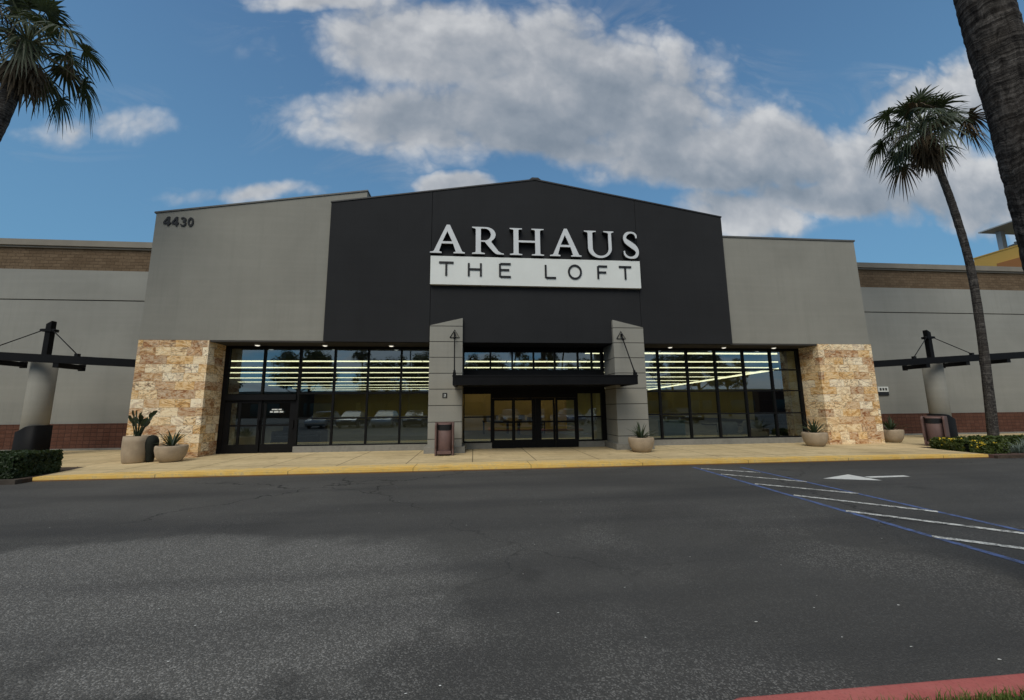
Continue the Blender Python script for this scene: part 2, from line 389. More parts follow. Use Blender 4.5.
def tube(bm, pts, rad, n=10, mi=0, caps=True):
    pts = [Vector(p) for p in pts]
    rads = rad if hasattr(rad, '__len__') else [rad]*len(pts)
    rings = []; ref = None
    for i, p in enumerate(pts):
        d = (pts[min(i+1, len(pts)-1)]-pts[max(i-1, 0)]).normalized()
        if ref is None: ref = Vector((1, 0, 0)) if abs(d.x) < .8 else Vector((0, 1, 0))
        a = (ref - d*ref.dot(d)).normalized(); ref = a; b = d.cross(a)
        rings.append([bm.verts.new(p + (a*math.cos(2*math.pi*k/n)+b*math.sin(2*math.pi*k/n))*rads[i]) for k in range(n)])
    for a, b in zip(rings, rings[1:]):
        for i in range(n):
            f = bm.faces.new((a[i], a[(i+1) % n], b[(i+1) % n], b[i])); f.smooth = True; f.material_index = mi
    if caps:
        bm.faces.new(list(reversed(rings[0]))).material_index = mi; bm.faces.new(rings[-1]).material_index = mi
def bevel(bm, w=.01, seg=2):
    es = [e for e in bm.edges if len(e.link_faces) == 2 and e.calc_face_angle(0) > .5]
    bmesh.ops.bevel(bm, geom=es, offset=w, segments=seg, affect='EDGES', profile=.5, clamp_overlap=True)
ORG = {}
def obj(name, bm, mats, parent=None, origin=None, label=None):
    """one mesh object; vertices are given in world space unless the thing is built round the world origin"""
    me = bpy.data.meshes.new(name)
    o = bpy.data.objects.new(name, me)
    P = ORG[parent.name] if parent else Vector(origin or (0, 0, 0))
    if P.length: bmesh.ops.translate(bm, verts=bm.verts, vec=-P)
    bm.to_mesh(me); bm.free()
    for m in (mats if isinstance(mats, (list, tuple)) else [mats]): me.materials.append(MATS[m])
    col.objects.link(o); ORG[o.name] = P
    if parent: o.parent = parent
    else: o.location = P
    if label: o['label'] = label
    return o
def tag(o, label, cat, group=None):
    o['label'] = label; o['category'] = cat
    if group: o['group'] = group
    return o
def thing(name, label, cat, loc=(0, 0, 0), group=None, rotz=0):
    o = bpy.data.objects.new(name, None); col.objects.link(o); o.location = loc; o.rotation_euler[2] = rotz
    o.empty_display_size = .2
    ORG[o.name] = Vector(loc); return tag(o, label, cat, group)
def struct(name, bm, m):
    o = obj(name, bm, m); o['kind'] = 'structure'; return o
def dup(root, loc, rotz=0, scale=1, label=None, group=None):
    def cp(o, par):
        c = o.copy(); col.objects.link(c)
        if par: c.parent = par
        for ch in [k for k in bpy.data.objects if k.parent == o]: cp(ch, c)
        return c
    r = cp(root, None); r.location = loc; r.rotation_euler[2] = rotz; r.scale = (scale,)*3
    if label: r['label'] = label
    if group: r['group'] = group
    return r

# ------------------------------------------------------------------ ground
ZP = .10
bm = B(); v = [bm.verts.new(p) for p in ((-300, -300, 0), (300, -300, 0), (300, 300, 0), (-300, 300, 0))]; bm.faces.new(v)
struct('parking_lot', bm, 'asphalt')
bm = B()
prism_z(bm, [(-10.3, 10.72), (15.2, 10.72), (15.5, 12.75), (45, 12.75), (45, 17.6), (-45, 17.6), (-45, 12.4), (-10.75, 12.4)], -.05, ZP)
struct('sidewalk', bm, 'sidewalk_concrete')
bm = B()
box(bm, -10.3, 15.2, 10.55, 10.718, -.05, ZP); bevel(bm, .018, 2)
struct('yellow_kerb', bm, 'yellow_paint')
bm = B()
inner = [(-10.25, 10.74), (-9.67, 10.80), (-8.47, 11.08), (-5.6, 11.20), (-2.5, 11.32), (1.06, 11.44), (4.7, 11.32), (8.3, 11.12), (12.5, 10.98), (14.9, 10.78)]
vs = [bm.verts.new((x, y, ZP+.004)) for x, y in inner] + [bm.verts.new((x, 10.70, ZP+.004)) for x in (14.9, -10.25)]
bm.faces.new(vs); bmesh.ops.recalc_face_normals(bm, faces=bm.faces); struct('yellow_kerb_paint', bm, 'yellow_paint')
# planting beds with kerbs
bm = B(); prism_z(bm, [(-45, 10.35), (-10.32, 10.35), (-10.32, 10.72), (-10.77, 12.38), (-45, 12.38)], -.05, .09); struct('planting_bed', bm, 'bark_mulch')
bm = B(); prism_z(bm, [(15.22, 10.35), (45, 10.35), (45, 12.73), (15.52, 12.73), (15.22, 10.72)], -.05, .09); struct('planting_bed', bm, 'bark_mulch')
bm = B(); box(bm, -45, -10.305, 10.2, 10.348, -.05, .1); bevel(bm, .015); struct('bed_kerb', bm, 'kerb_mulch')
bm = B(); box(bm, 15.21, 45, 10.44, 10.56, -.05, .1); bevel(bm, .015); struct('bed_kerb', bm, 'kerb_dull')
# accessible aisle markings
def quad(bm, a, b, w, z):
    a = Vector((*a, z)); b = Vector((*b, z)); d = (b-a).normalized(); s = Vector((-d.y, d.x, 0))*w/2
    k = 8
    L = [bm.verts.new(a.lerp(b, i/k)+s) for i in range(k+1)]; Rr = [bm.verts.new(a.lerp(b, i/k)-s) for i in range(k+1)]
    for i in range(k): bm.faces.new((Rr[i], Rr[i+1], L[i+1], L[i]))
bm = B(); quad(bm, (5.78, 10.2), (5.52, 3.5), .095, .004); quad(bm, (6.98, 10.0), (6.88, 3.5), .09, .004); struct('blue_aisle_line', bm, 'blue_marking')
bm = B()
for a, b in (((5.84, 9.92), (6.85, 9.12)), ((5.81, 9.06), (6.95, 7.9)), ((5.76, 7.86), (6.93, 6.76)), ((5.70, 6.8), (6.9, 5.5)), ((5.62, 5.72), (6.9, 4.34)), ((5.55, 4.53), (6.6, 3.55))): quad(bm, a, b, .105, .008)
struct('white_aisle_stripe', bm, 'white_marking')
bm = B()
v = [bm.verts.new((x, y, .004)) for x, y in ((7.62, 8.21), (8.62, 7.82), (8.62, 8.60))]; bm.faces.new(v)
quad(bm, (8.70, 8.22), (9.68, 8.22), .15, .004)
bmesh.ops.recalc_face_normals(bm, faces=bm.faces); struct('painted_arrow', bm, 'arrow_marking')
# near island: red kerb and grass
bm = B()
outer = [(1.10, -1.0), (1.02, 1.6), (1.06, 1.92), (1.16, 2.07), (1.35, 2.125), (4.5, 2.125), (4.70, 2.4), (4.75, 3.1), (5.0, 3.32), (7.5, 3.35), (7.5, -1.0)]
inn = [(1.25, -.95), (1.17, 1.6), (1.20, 1.84), (1.27, 1.95), (1.40, 1.985), (4.66, 1.985), (4.86, 2.3), (4.90, 3.02), (5.1, 3.18), (7.45, 3.2), (7.45, -.95)]
n_ = len(outer); ov = [bm.verts.new((x, y, -.05)) for x, y in outer]; ot = [bm.verts.new((x, y, .13)) for x, y in outer]; it = [bm.verts.new((x, y, .13)) for x, y in inn]; ib = [bm.verts.new((x, y, -.05)) for x, y in inn]
for i in range(n_):
    j = (i+1) % n_
    for a, b in ((ov, ot), (ot, it), (it, ib)): bm.faces.new((a[i], a[j], b[j], b[i]))
bmesh.ops.recalc_face_normals(bm, faces=bm.faces); bevel(bm, .02, 3); struct('red_kerb', bm, 'red_paint')
bm = B(); prism_z(bm, [(x, y) for x, y in inn], -.05, .115); struct('island_soil', bm, 'soil')
bm = B()
for i in range(26000):
    x = random.uniform(1.35, 7.0); y = 1.98-abs(random.gauss(0, .9)) if i % 3 else random.uniform(1.75, 1.98)
    if y < -.6 or y > 1.98: continue
    h = random.uniform(.025, .075); a = random.uniform(0, 6.28); w = random.uniform(.0015, .003)
    d = Vector((math.cos(a), math.sin(a), 0)); s = Vector((-d.y, d.x, 0))*w; l = random.uniform(.01, .05)
    p = Vector((x, y, .115)); m_ = p+d*l*.35+Vector((0, 0, h*.65)); t = p+d*l+Vector((0, 0, h))
    vv = [bm.verts.new(q) for q in (p-s, p+s, m_+s*.8, m_-s*.8, t)]
    bm.faces.new(vv[:4]); bm.faces.new((vv[3], vv[2], vv[4]))
g = obj('grass', bm, 'grass_blade'); g['kind'] = 'stuff'
# flecks of old paint and grit on the asphalt
bm = B()
for i in range(110):
    x = random.uniform(-6, 8); y = random.uniform(2.5, 9.5); s = random.uniform(.002, .006)*(1.5 if i < 7 else 1)
    if i < 7: x, y = ((2.55, 2.75), (3.3, 2.42), (2.9, 2.6), (2.1, 3.0), (1.2, 2.9), (3.4, 3.1), (-2.2, 2.3))[i]
    k = random.randint(5, 7); a0 = random.random()*6
    vs = [bm.verts.new((x+s*random.uniform(.6, 1.5)*math.cos(a0+6.283*q/k)*1.6, y+s*random.uniform(.6, 1.2)*math.sin(a0+6.283*q/k), .005)) for q in range(k)]
    bm.faces.new(vs)
bmesh.ops.recalc_face_normals(bm, faces=bm.faces)
g = obj('paint_flecks', bm, 'arrow_marking'); g['kind'] = 'stuff'

# ------------------------------------------------------------------ store building
ST = thing('store_building', 'wide store with grey side blocks, dark pointed centre panel, stone piers and tall windows', 'store', (2.36, 14.1, .1))
YG = 14.13; YW = 15.1
def panel_bm(pts, yf, yb):
    bm = B(); prism_y(bm, pts, yf, yb); return bm
bm = panel_bm([(-11.24, 4.0), (-4.03, 4.0), (-4.03, 9.70), (-11.22, 8.53)], YG, 15.2)
box(bm, -11.24, -10.9, 15.2, 17.6, 4.0, 8.5)
wl = obj('wall_block', bm, 'grey_stucco', ST, label='grey block with a sloping top left of the dark panel')
bm = panel_bm([(-11.27, 8.535), (-4.0, 9.705), (-4.0, 9.76), (-11.27, 8.59)], YG-.03, 15.2); obj('coping', bm, 'flashing_metal', wl)
bm = panel_bm([(9.4, 4.0), (15.85, 4.0), (15.81, 8.35), (9.4, 8.35)], YG, 15.2)
box(bm, 15.5, 15.83, 15.2, 17.6, 4.0, 8.3)
wr = obj('wall_block', bm, 'grey_stucco', ST, label='grey block with a level top right of the dark panel')
bm = panel_bm([(9.4, 8.355), (15.85, 8.355), (15.85, 8.42), (9.4, 8.42)], YG-.03, 15.2); obj('coping', bm, 'flashing_metal', wr)
# dark gable in three panels with open joints
XL, XC, XR, ZB, ZE, ZK = -5.25, 2.33, 9.90, 3.955, 9.13, 10.39
def ztop(x): return ZE+(ZK-ZE)*(1-abs(x-XC)/(XR-XC if x > XC else XC-XL))
bm = B()
for a, b in ((XL, -1.608), (-1.592, 6.292), (6.308, XR)):
    pts = [(a, ZB), (b, ZB), (b, ztop(b))] + ([(XC, ZK)] if a < XC < b else []) + [(a, ztop(a))]
    prism_y(bm, pts, 14.0, 14.10)
prism_y(bm, [(XL+.02, ZB+.02), (XR-.02, ZB+.02), (XR-.02, ZE-.01), (XC, ZK-.02), (XL+.02, ZE-.01)], 14.09, 14.128)
prism_y(bm, [(-4.0, 4.3), (9.38, 4.3), (9.38, ZE-.1), (XC, ZK-.05), (-4.0, ZE-.05)], 14.1285, 15.15)
dg = obj('dark_panel', bm, 'dark_stucco', ST)
bm = B()
for s in (-1, 1):
    xe = XL if s < 0 else XR
    prism_y(bm, [(xe-.02*(-s), ZE+.003), (XC, ZK+.003), (XC, ZK+.055), (xe-.02*(-s), ZE+.05)], 13.975, 14.3)
prism_y(bm, [(XC-.22, ZK+.02), (XC+.22, ZK+.02), (XC+.12, ZK+.10), (XC-.12, ZK+.10)], 13.965, 14.35)
obj('coping', bm, 'dark_flashing', dg)
# soffit
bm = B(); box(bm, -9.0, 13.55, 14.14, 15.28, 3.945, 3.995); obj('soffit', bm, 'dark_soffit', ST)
# stone piers
for x0, x1, inner_side in ((-11.25, -9.02, 1), (13.55, 15.90, -1)):
    bm = B(); box(bm, x0, x1, 14.115, 15.3, ZP-.05, 3.99)
    if inner_side > 0: box(bm, x0, x0+.35, 15.3, 17.6, ZP-.05, 3.99)
    else: box(bm, x1-.35, x1, 15.3, 17.6, ZP-.05, 3.99)
    obj('stone_pier', bm, 'travertine', ST)
# entrance pillars: coursed blocks, slanted cap, base
for xo, xi in ((-1.58, -.42), (6.30, 5.13)):
    a, b = min(xo, xi), max(xo, xi); bm = B()
    cs = [ZP, .565, 1.14, 1.705, 2.27, 2.825, 3.39, 3.95, 4.515]
    for z0, z1 in zip(cs, cs[1:]):
        box(bm, a, b, 13.87, 15.06, z0+.011, z1-.011)
    prism_y(bm, [(a, 4.526), (b, 4.526), (b, 4.82 if b == xi else 4.54), (a, 4.82 if a == xi else 4.54)], 13.87, 14.6)
    bevel(bm, .006, 1)
    box(bm, a+.014, b-.014, 13.884, 15.05, ZP, 4.53, 1)
    pl = obj('entrance_pillar', bm, ['pillar_stucco', 'groove_dark'], ST)
    bm = B(); box(bm, a-.11, b+.11, 13.76, 15.05, ZP-.04, .305); bevel(bm, .012); obj('pillar_base', bm, 'plinth_concrete', pl)
# plinths under glazing
for x0, x1 in ((-6.43, -1.72), (6.42, 13.54), (-.29, .66), (4.0, 5.0)):
    bm = B(); box(bm, x0, x1, 14.98, 15.25, ZP-.04, .315); obj('plinth', bm, 'plinth_concrete', ST)
def frame_bm(xs, zs, y0=15.04, y1=15.16, wx=.055, wz=.055):
    bm = B()
    for x, z0, z1, w in xs: box(bm, x-w/2, x+w/2, y0, y1, z0, z1)
    for z, x0, x1, w in zs: box(bm, x0, x1, y0+.004, y1-.004, z-w/2, z+w/2)
    return bm
def pane(x0, x1, z0, z1, par, y=15.10):
    bm = B(); v = [bm.verts.new(p) for p in ((x0, y, z0), (x1, y, z0), (x1, y, z1), (x0, y, z1))]; bm.faces.new(v)
    return obj('pane', bm, 'window_glass', par)
# left window
w_ = .065
bm = frame_bm([(-8.95, ZP, 3.945, .16), (-7.66, 2.2, 3.86, w_), (-6.40, ZP+.2, 3.86, .08)] + [(x, .33, 3.86, w_) for x in (-5.17, -3.96, -2.75)] + [(-1.62, .33, 3.86, .07)],
              [(3.90, -9.0, -1.56, .10), (3.06, -8.9, -1.6, .055), (2.2, -6.4, -1.6, .055), (1.29, -6.4, -1.6, .055), (.335, -6.44, -1.6, .05)])
wn = obj('window', bm, 'black_metal', ST); bm = B()
for x0, x1, z0, z1 in ((-8.9, -1.6, 2.2, 3.86), (-6.4, -1.6, .33, 2.2)):
    v = [bm.verts.new(p) for p in ((x0, YW, z0), (x1, YW, z0), (x1, YW, z1), (x0, YW, z1))]; bm.faces.new(v)
obj('pane', bm, 'window_glass', wn)
# right window
bm = frame_bm([(6.36, .33, 3.86, .07)] + [(x, .33, 3.86, .075) for x in (7.38, 8.60, 9.82, 11.04, 12.26)] + [(13.49, .3, 3.945, .12)],
              [(3.90, 6.3, 13.55, .10), (3.06, 6.3, 13.5, .055), (2.2, 6.3, 13.5, .055), (1.29, 6.3, 13.5, .055), (.345, 6.3, 13.54, .05)])
wn = obj('window', bm, 'black_metal', ST); pane(6.36, 13.49, .34, 3.86, wn)
# transom strip over the canopy
bm = frame_bm([(-.40, 3.0, 3.95, .05)] + [(x, 3.0, 3.8, .06) for x in (.62, 1.47, 2.31, 3.15, 4.08, 4.64)] + [(5.06, 3.0, 3.95, .12)],
              [(3.85, -.42, 5.12, .2), (2.60, -.42, 5.12, .92)])
wn = obj('window', bm, 'black_metal', ST); pane(-.4, 5.1, 3.05, 3.76, wn)
# sidelights
bm = frame_bm([(-.385, .33, 2.15, .05), (.65, .33, 2.15, .05)], [(1.27, -.4, .66, .05), (.345, -.4, .66, .05)])
wn = obj('window', bm, 'black_metal', ST); pane(-.38, .65, .34, 2.15, wn)
bm = frame_bm([(3.99, .33, 2.15, .05), (4.58, .33, 2.15, .05), (5.04, .33, 2.15, .2)], [(1.24, 4.0, 5.06, .05), (.345, 4.0, 5.06, .05)])
wn = obj('window', bm, 'black_metal', ST); pane(4.0, 5.0, .34, 2.15, wn)
def door_leaf(x0, x1, y, ztop_, s0=.09, s1=.09, mids=()):
    bm = B(); zb = ZP+.005
    box(bm, x0+.004, x0+s0, y-.03, y+.03, zb, ztop_); box(bm, x1-s1, x1-.004, y-.03, y+.03, zb, ztop_)
    for z0, z1 in ((zb, zb+.30), (1.035, 1.10), (ztop_-.09, ztop_)): box(bm, x0+s0, x1-s1, y-.027, y+.027, z0, z1)
    for m in mids: box(bm, m-.04, m+.04, y-.026, y+.026, zb, ztop_)
    box(bm, x1-s1*.55, x1-s1*.25, y-.075, y-.03, .95, 1.25)
    d = obj('sliding_door', bm, 'black_metal', ST); pane(x0+s0*.9, x1-s1*.9, zb+.28, ztop_-.08, d, y); return d
door_leaf(.67, 1.50, 15.08, 1.97, .10, .06); door_leaf(1.50, 2.36, 15.12, 1.97, .06, .15)
door_leaf(2.36, 3.12, 15.12, 1.97, .21, .08); door_leaf(3.12, 3.99, 15.08, 1.97, .09, .12)
bm = B(); box(bm, .66, 4.0, 15.0, 15.2, 1.975, 2.15); obj('door_header', bm, 'black_metal', ST)
# left exit door
bm = B(); box(bm, -8.87, -6.44, 14.98, 15.2, 1.965, 2.17); obj('door_header', bm, 'black_metal', ST)
door_leaf(-8.87, -7.63, 15.08, 1.96, .20, .11, (-8.36,))
d2 = door_leaf(-7.63, -6.44, 15.12, 1.96, .03, .22, (-7.52,))
def blocky_line(bm, x0, x1, z0, z1, y, words):
    total = sum(words)+len(words)-1; u = (x1-x0)/total; x = x0
    for w in words:
        bm = B(); box(bm, x, x+w*u, y-.003, y, z0+.35*(z1-z0), z0+.65*(z1-z0))
        for k in range(w): box(bm, x+(k+.12)*u, x+(k+.80)*u, y-.004, y-.0005, z0+random.uniform(0, .15)*(z1-z0), z1)
        obj('notice_word', bm, 'sign_white', d2); x += (w+1)*u
blocky_line(None, -7.27, -6.93, 1.60, 1.65, 15.06, (7, 4)); blocky_line(None, -7.33, -6.87, 1.51, 1.575, 15.06, (3, 5, 4))
# canopy over the entrance
bm = B()
Yc, X0, X1, Z0, Z1 = 12.5, -.68, 5.39, 2.335, 2.645
box(bm, X0, X1, Yc, Yc+.10, Z0, Z1); box(bm, X0, X0+.1, Yc+.10, 13.85, Z0, Z1); box(bm, X1-.1, X1, Yc+.10, 13.85, Z0, Z1)
box(bm, X0+.1, X1-.1, Yc+.10, 13.85, Z0+.05, Z0+.2); box(bm, -.41, 5.12, 13.85, 15.03, Z0+.05, Z0+.2)
box(bm, X0-.012, X1+.012, Yc-.012, Yc+.11, Z1-.05, Z1+.004)
cn = obj('entrance_canopy', bm, 'soft_black_metal', ST)
for xt, xb in ((-.70, -.63), (5.42, 5.34)):
    bm = B()
    tube(bm, [(xt, 13.80, 4.22), (xb, 12.58, 2.70)], .020, 10)
    for t in (.08, .93): 
        p = Vector((xt, 13.80, 4.22)).lerp(Vector((xb, 12.58, 2.70)), t); q = Vector((xt, 13.80, 4.22)).lerp(Vector((xb, 12.58, 2.70)), t+.05); tube(bm, [p, q], .038, 10)
    tube(bm, [(xt-.17, 13.855, 4.10), (xt+.17, 13.855, 4.10), (xt, 13.855, 4.38), (xt-.17, 13.855, 4.10)], .013, 6); box(bm, xt-.03, xt+.03, 13.76, 13.84, 4.16, 4.28)
    box(bm, xb-.05, xb+.05, 12.53, 12.63, Z1-.02, Z1+.09)
    obj('support_rod', bm, 'black_metal', cn)
# interior shell
YB = 62
bm = B(); box(bm, -24, 30, YB, YB+.2, 0, 5.2); obj('interior_back_wall', bm, 'back_wall', ST)
bm = B(); box(bm, 30, 30.2, 18.3, YB, 0, 5.2); box(bm, 15.2, 15.4, 15.35, 17.6, .1, 5.2); obj('interior_side_wall', bm, 'interior_side', ST)
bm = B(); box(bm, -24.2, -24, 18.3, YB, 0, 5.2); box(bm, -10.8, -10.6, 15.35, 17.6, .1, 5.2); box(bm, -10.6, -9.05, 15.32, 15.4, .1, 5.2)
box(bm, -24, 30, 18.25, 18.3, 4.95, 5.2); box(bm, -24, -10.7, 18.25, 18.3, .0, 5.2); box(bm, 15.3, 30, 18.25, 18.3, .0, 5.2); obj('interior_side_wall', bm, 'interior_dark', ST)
bm = B(); box(bm, -10.6, 15.2, 15.26, 18.25, .02, .104); box(bm, -24, 30, 18.25, YB, .02, .104); obj('interior_floor', bm, 'interior_floor_mat', ST)
bm = B(); box(bm, -24.2, 30.2, 18.22, YB+.2, 5.2, 5.3); box(bm, -10.8, 15.4, 15.21, 18.3, 5.202, 5.302); box(bm, -9.0, 13.55, 15.21, 15.27, 3.9, 5.2); obj('interior_ceiling', bm, 'interior_ceiling_mat', ST)
bm = B(); box(bm, -1.5, 6.5, 27.5, 27.7, .1, 2.6); obj('interior_partition', bm, 'partition_wall', ST)
bm = B(); box(bm, -40, 45, 18.2, 70, 7.2, 7.4); obj('roof', bm, 'flashing_metal', ST)

# ------------------------------------------------------------------ lettering
def solid2d(loops, depth):
    """flat letter with holes, extruded: returns a bmesh in x,z with its front at y=-depth"""
    cu_ = bpy.data.curves.new('outline', 'CURVE'); cu_.dimensions = '2D'; cu_.fill_mode = 'BOTH'; cu_.extrude = depth/2
    for lp in loops:
        sp = cu_.splines.new('POLY'); sp.points.add(len(lp)-1); sp.use_cyclic_u = True
        for q, (x, z) in zip(sp.points, lp): q.co = (x, z, 0, 1)
    o = bpy.data.objects.new('outline', cu_); col.objects.link(o)
    dgp = bpy.context.evaluated_depsgraph_get(); me = bpy.data.meshes.new_from_object(o.evaluated_get(dgp))
    bm = B(); bm.from_mesh(me); bpy.data.objects.remove(o); bpy.data.meshes.remove(me); bpy.data.curves.remove(cu_)
    bmesh.ops.remove_doubles(bm, verts=bm.verts, dist=1e-5)
    for v in bm.verts: v.co = Vector((v.co.x, -depth/2-v.co.z, v.co.y))
    bmesh.ops.recalc_face_normals(bm, faces=bm.faces)
    return bm
def arc(cx, cz, rx, rz, a0, a1, n=14): return [(cx+rx*math.cos(R(a0+(a1-a0)*i/n)), cz+rz*math.sin(R(a0+(a1-a0)*i/n))) for i in range(n+1)]
def ribbon(pts):                                   # pts: x, z, half width
    L, Rr = [], []
    for i, (x, z, w) in enumerate(pts):
        x0, z0, _ = pts[max(i-1, 0)]; x1, z1, _ = pts[min(i+1, len(pts)-1)]
        l = math.hypot(x1-x0, z1-z0); nx, nz = -(z1-z0)/l, (x1-x0)/l
        L.append((x+nx*w, z+nz*w)); Rr.append((x-nx*w, z-nz*w))
    return L+Rr[::-1]
def smooth(ctrl, k=8):
    out = []
    for i in range(len(ctrl)-1):
        p0, p1, p2, p3 = (ctrl[max(i-1, 0)], ctrl[i], ctrl[i+1], ctrl[min(i+2, len(ctrl)-1)])
        for j in range(k):
            t = j/k
            out.append(tuple(.5*((2*b)+(-a+c)*t+(2*a-5*b+4*c-d)*t*t+(-a+3*b-3*c+d)*t**3) for a, b, c, d in zip(p0, p1, p2, p3)))
    return out+[ctrl[-1]]
S = .035                                           # serif thickness (cap height = 1)
def gA():
    o = [(0, 0), (.37, 0), (.37, S), (.285, .065), (.366, .335), (.735, .335), (.825, .055), (.75, S), (.75, 0), (1.12, 0), (1.12, S), (1.035, .06), (.625, 1.0), (.52, 1.0), (.125, .085), (.09, .05), (0, S)]
    h = [(.39, .41), (.71, .41), (.545, .77)]
    return [[(x/1.12, z) for x, z in o], [(x/1.12, z) for x, z in h]]
def gR():
    o = [(0, 1.0), (0, .965), (.09, .94), (.115, .91), (.115, .09), (.09, .055), (0, S), (0, 0), (.40, 0), (.40, S), (.30, .055), (.275, .09), (.275, .455), (.40, .45)]
    o += [(.52, .28), (.66, .10), (.75, .02), (.83, 0), (1.0, 0), (1.0, S), (.92, .05), (.83, .12), (.60, .455)]
    o += arc(.44, .725, .30, .275, -50, 90, 16)
    o += [(.30, 1.0)]
    h = [(.275, .945)] + arc(.40, .725, .19, .22, 90, -90, 16) + [(.275, .505)]
    return [o, h]
def gH():
    def stem(x, up):
        return [(x-.13, S), (x-.13, 0)], [(x+.23, 0), (x+.23, S)]
    o = [(0, 0), (.36, 0), (.36, S), (.27, .05), (.255, .08), (.255, .475), (.745, .475), (.745, .08), (.73, .05), (.64, S), (.64, 0), (1.0, 0), (1.0, S), (.91, .05), (.89, .08), (.89, .92), (.91, .95), (1.0, 1-S), (1.0, 1), (.64, 1), (.64, 1-S), (.73, .95), (.745, .92), (.745, .545), (.255, .545), (.255, .92), (.27, .95), (.36, 1-S), (.36, 1), (0, 1), (0, 1-S), (.09, .95), (.11, .92), (.11, .08), (.09, .05), (0, S)]
    return [o]
def gU():
    o = [(0, 1), (0, .965), (.09, .945), (.12, .91)] + [(.12, .36)] + arc(.52, .36, .40, .365, 180, 360, 26)[1:] + [(.915, .91), (.935, .945), (1.0, .965), (1.0, 1), (.66, 1), (.66, .965), (.78, .945), (.815, .91), (.815, .36)] + arc(.545, .36, .27, .285, 360, 180, 24)[1:] + [(.275, .91), (.30, .945), (.40, .965), (.40, 1)]
    return [o]
def gS():
    c = [(.84, .76, .035), (.83, .86, .05), (.70, .945, .035), (.47, .965, .035), (.24, .90, .065), (.13, .765, .088), (.22, .635, .10), (.50, .515, .112), (.78, .385, .105), (.88, .24, .092), (.78, .10, .07), (.52, .035, .037), (.27, .06, .037), (.11, .15, .05), (.07, .28, .035)]
    lp = ribbon(smooth(c, 7))
    xs = [x for x, _ in lp]; zs = [z for _, z in lp]
    return [[((x-min(xs))/(max(xs)-min(xs)), (z-min(zs))/(max(zs)-min(zs))) for x, z in lp]]
def place(loops, x0, x1, z0, z1, depth, y):
    bm = solid2d([[(x0+(x1-x0)*x, z0+(z1-z0)*z) for x, z in lp] for lp in loops], depth)
    bmesh.ops.translate(bm, verts=bm.verts, vec=(0, y, 0)); return bm
def at(px, py, Y):
    d = cr*((px-512)/CF) - cu*((py-350)/CF) + fw; t = Y/d.y
    return d.x*t, CH+d.z*t
SG = thing('store_sign', 'raised pale serif letters reading ARHAUS over a white THE LOFT board on the dark panel', 'sign', (2.38, 13.9, 6.1))
YL = 13.80
z1_ = lambda x, y: (420+x/8.533, 215+y/8.533)
z2_ = lambda x, y: (530+x/8.533, 215+y/8.533)
def corner(a, b, Y):                               # two measured corners -> wall rectangle
    (x0, zt), (x1, zb) = at(*a, Y), at(*b, Y); return x0, x1, zb, zt
rows = []
for g, a, b in ((gA, z1_(90, 84), z1_(383, 338)), (gR, z1_(445, 92), z1_(716, 350)), (gH, z1_(765, 102), z2_(121, 358)), (gA, z2_(165, 112), z2_(441, 368)), (gU, z2_(460, 126), z2_(723, 380)), (gS, z2_(791, 134), z2_(934, 386))):
    x0, x1, _, _ = corner(a, b, YL)
    zb, zt = 7.23, 8.285
    if g is gA: zt += .045
    if g in (gU, gS): zb -= .022
    if g is gS: zt += .015
    bm = place(g(), x0, x1, zb, zt, .03, YL+.03)
    lt = obj('letter', bm, 'letter_face', SG)
    bm = place(g(), x0, x1, zb, zt, .165, YL+.1975); obj('letter_return', bm, 'letter_dark', lt)
bm = B(); box(bm, -1.605, 6.315, 13.86, 13.995, 6.06, 7.135); bevel(bm, .008)
bd = obj('sign_board', bm, 'sign_white', SG)
t_ = .115
def thick(*segs):                                  # strokes as rectangles in unit box (aspect handled by caller)
    return segs
def strokes(name, segs, x0, x1, z0, z1):
    bm = B(); w = .070
    for s in segs:
        if s == 'O':
            ro = ribbon([(x0+(x1-x0)*(.5+.5*math.cos(a)*.94), z0+(z1-z0)*(.5+.5*math.sin(a)*.94), w/2) for a in [2*math.pi*i/40 for i in range(41)]])
            n = len(ro)//2; L, Rr = ro[:n], ro[n:][::-1]
            o2 = solid2d([L[:-1], Rr[:-1]], .03); bmesh.ops.translate(o2, verts=o2.verts, vec=(0, 13.858, 0))
            me = bpy.data.meshes.new('t'); o2.to_mesh(me); o2.free(); bm.from_mesh(me); bpy.data.meshes.remove(me)
        else:
            a, b, c, d = s
            box(bm, x0+(x1-x0)*a-(w/2 if a == c else 0), x0+(x1-x0)*c+(w/2 if a == c else 0), 13.828, 13.858, z0+(z1-z0)*b-(w/2 if b == d else 0), z0+(z1-z0)*d+(w/2 if b == d else 0))
    obj('letter', bm, 'letter_dark', bd)
LT = [((0, 1, 1, 1), (.5, 0, .5, .96)),]
gl = {'T': [(0, 1, 1, 1), (.5, 0, .5, .96)], 'H': [(0, 0, 0, 1), (1, 0, 1, 1), (.05, .53, .95, .53)], 'E': [(0, 0, 0, 1), (.04, 0, 1, 0), (.04, .53, .86, .53), (.04, 1, 1, 1)], 'L': [(0, 0, 0, 1), (.04, 0, 1, 0)], 'O': ['O'], 'F': [(0, 0, 0, 1), (.04, 1, 1, 1), (.04, .52, .88, .52)]}
for ch, a, b in (('T', z1_(162, 420), z1_(285, 530)), ('H', z1_(416, 425), z1_(519, 535)), ('E', z1_(682, 430), z1_(775, 540)), ('L', z2_(133, 440), z2_(222, 545)), ('O', z2_(327, 440), z2_(441, 553)), ('F', z2_(580, 452), z2_(663, 556)), ('T', z2_(759, 460), z2_(870, 560))):
    x0, x1, zb, zt = corner(a, b, 13.84)
    strokes(ch, gl[ch], x0, x1, 6.39 if ch != 'O' else 6.365, 6.885 if ch != 'O' else 6.91)
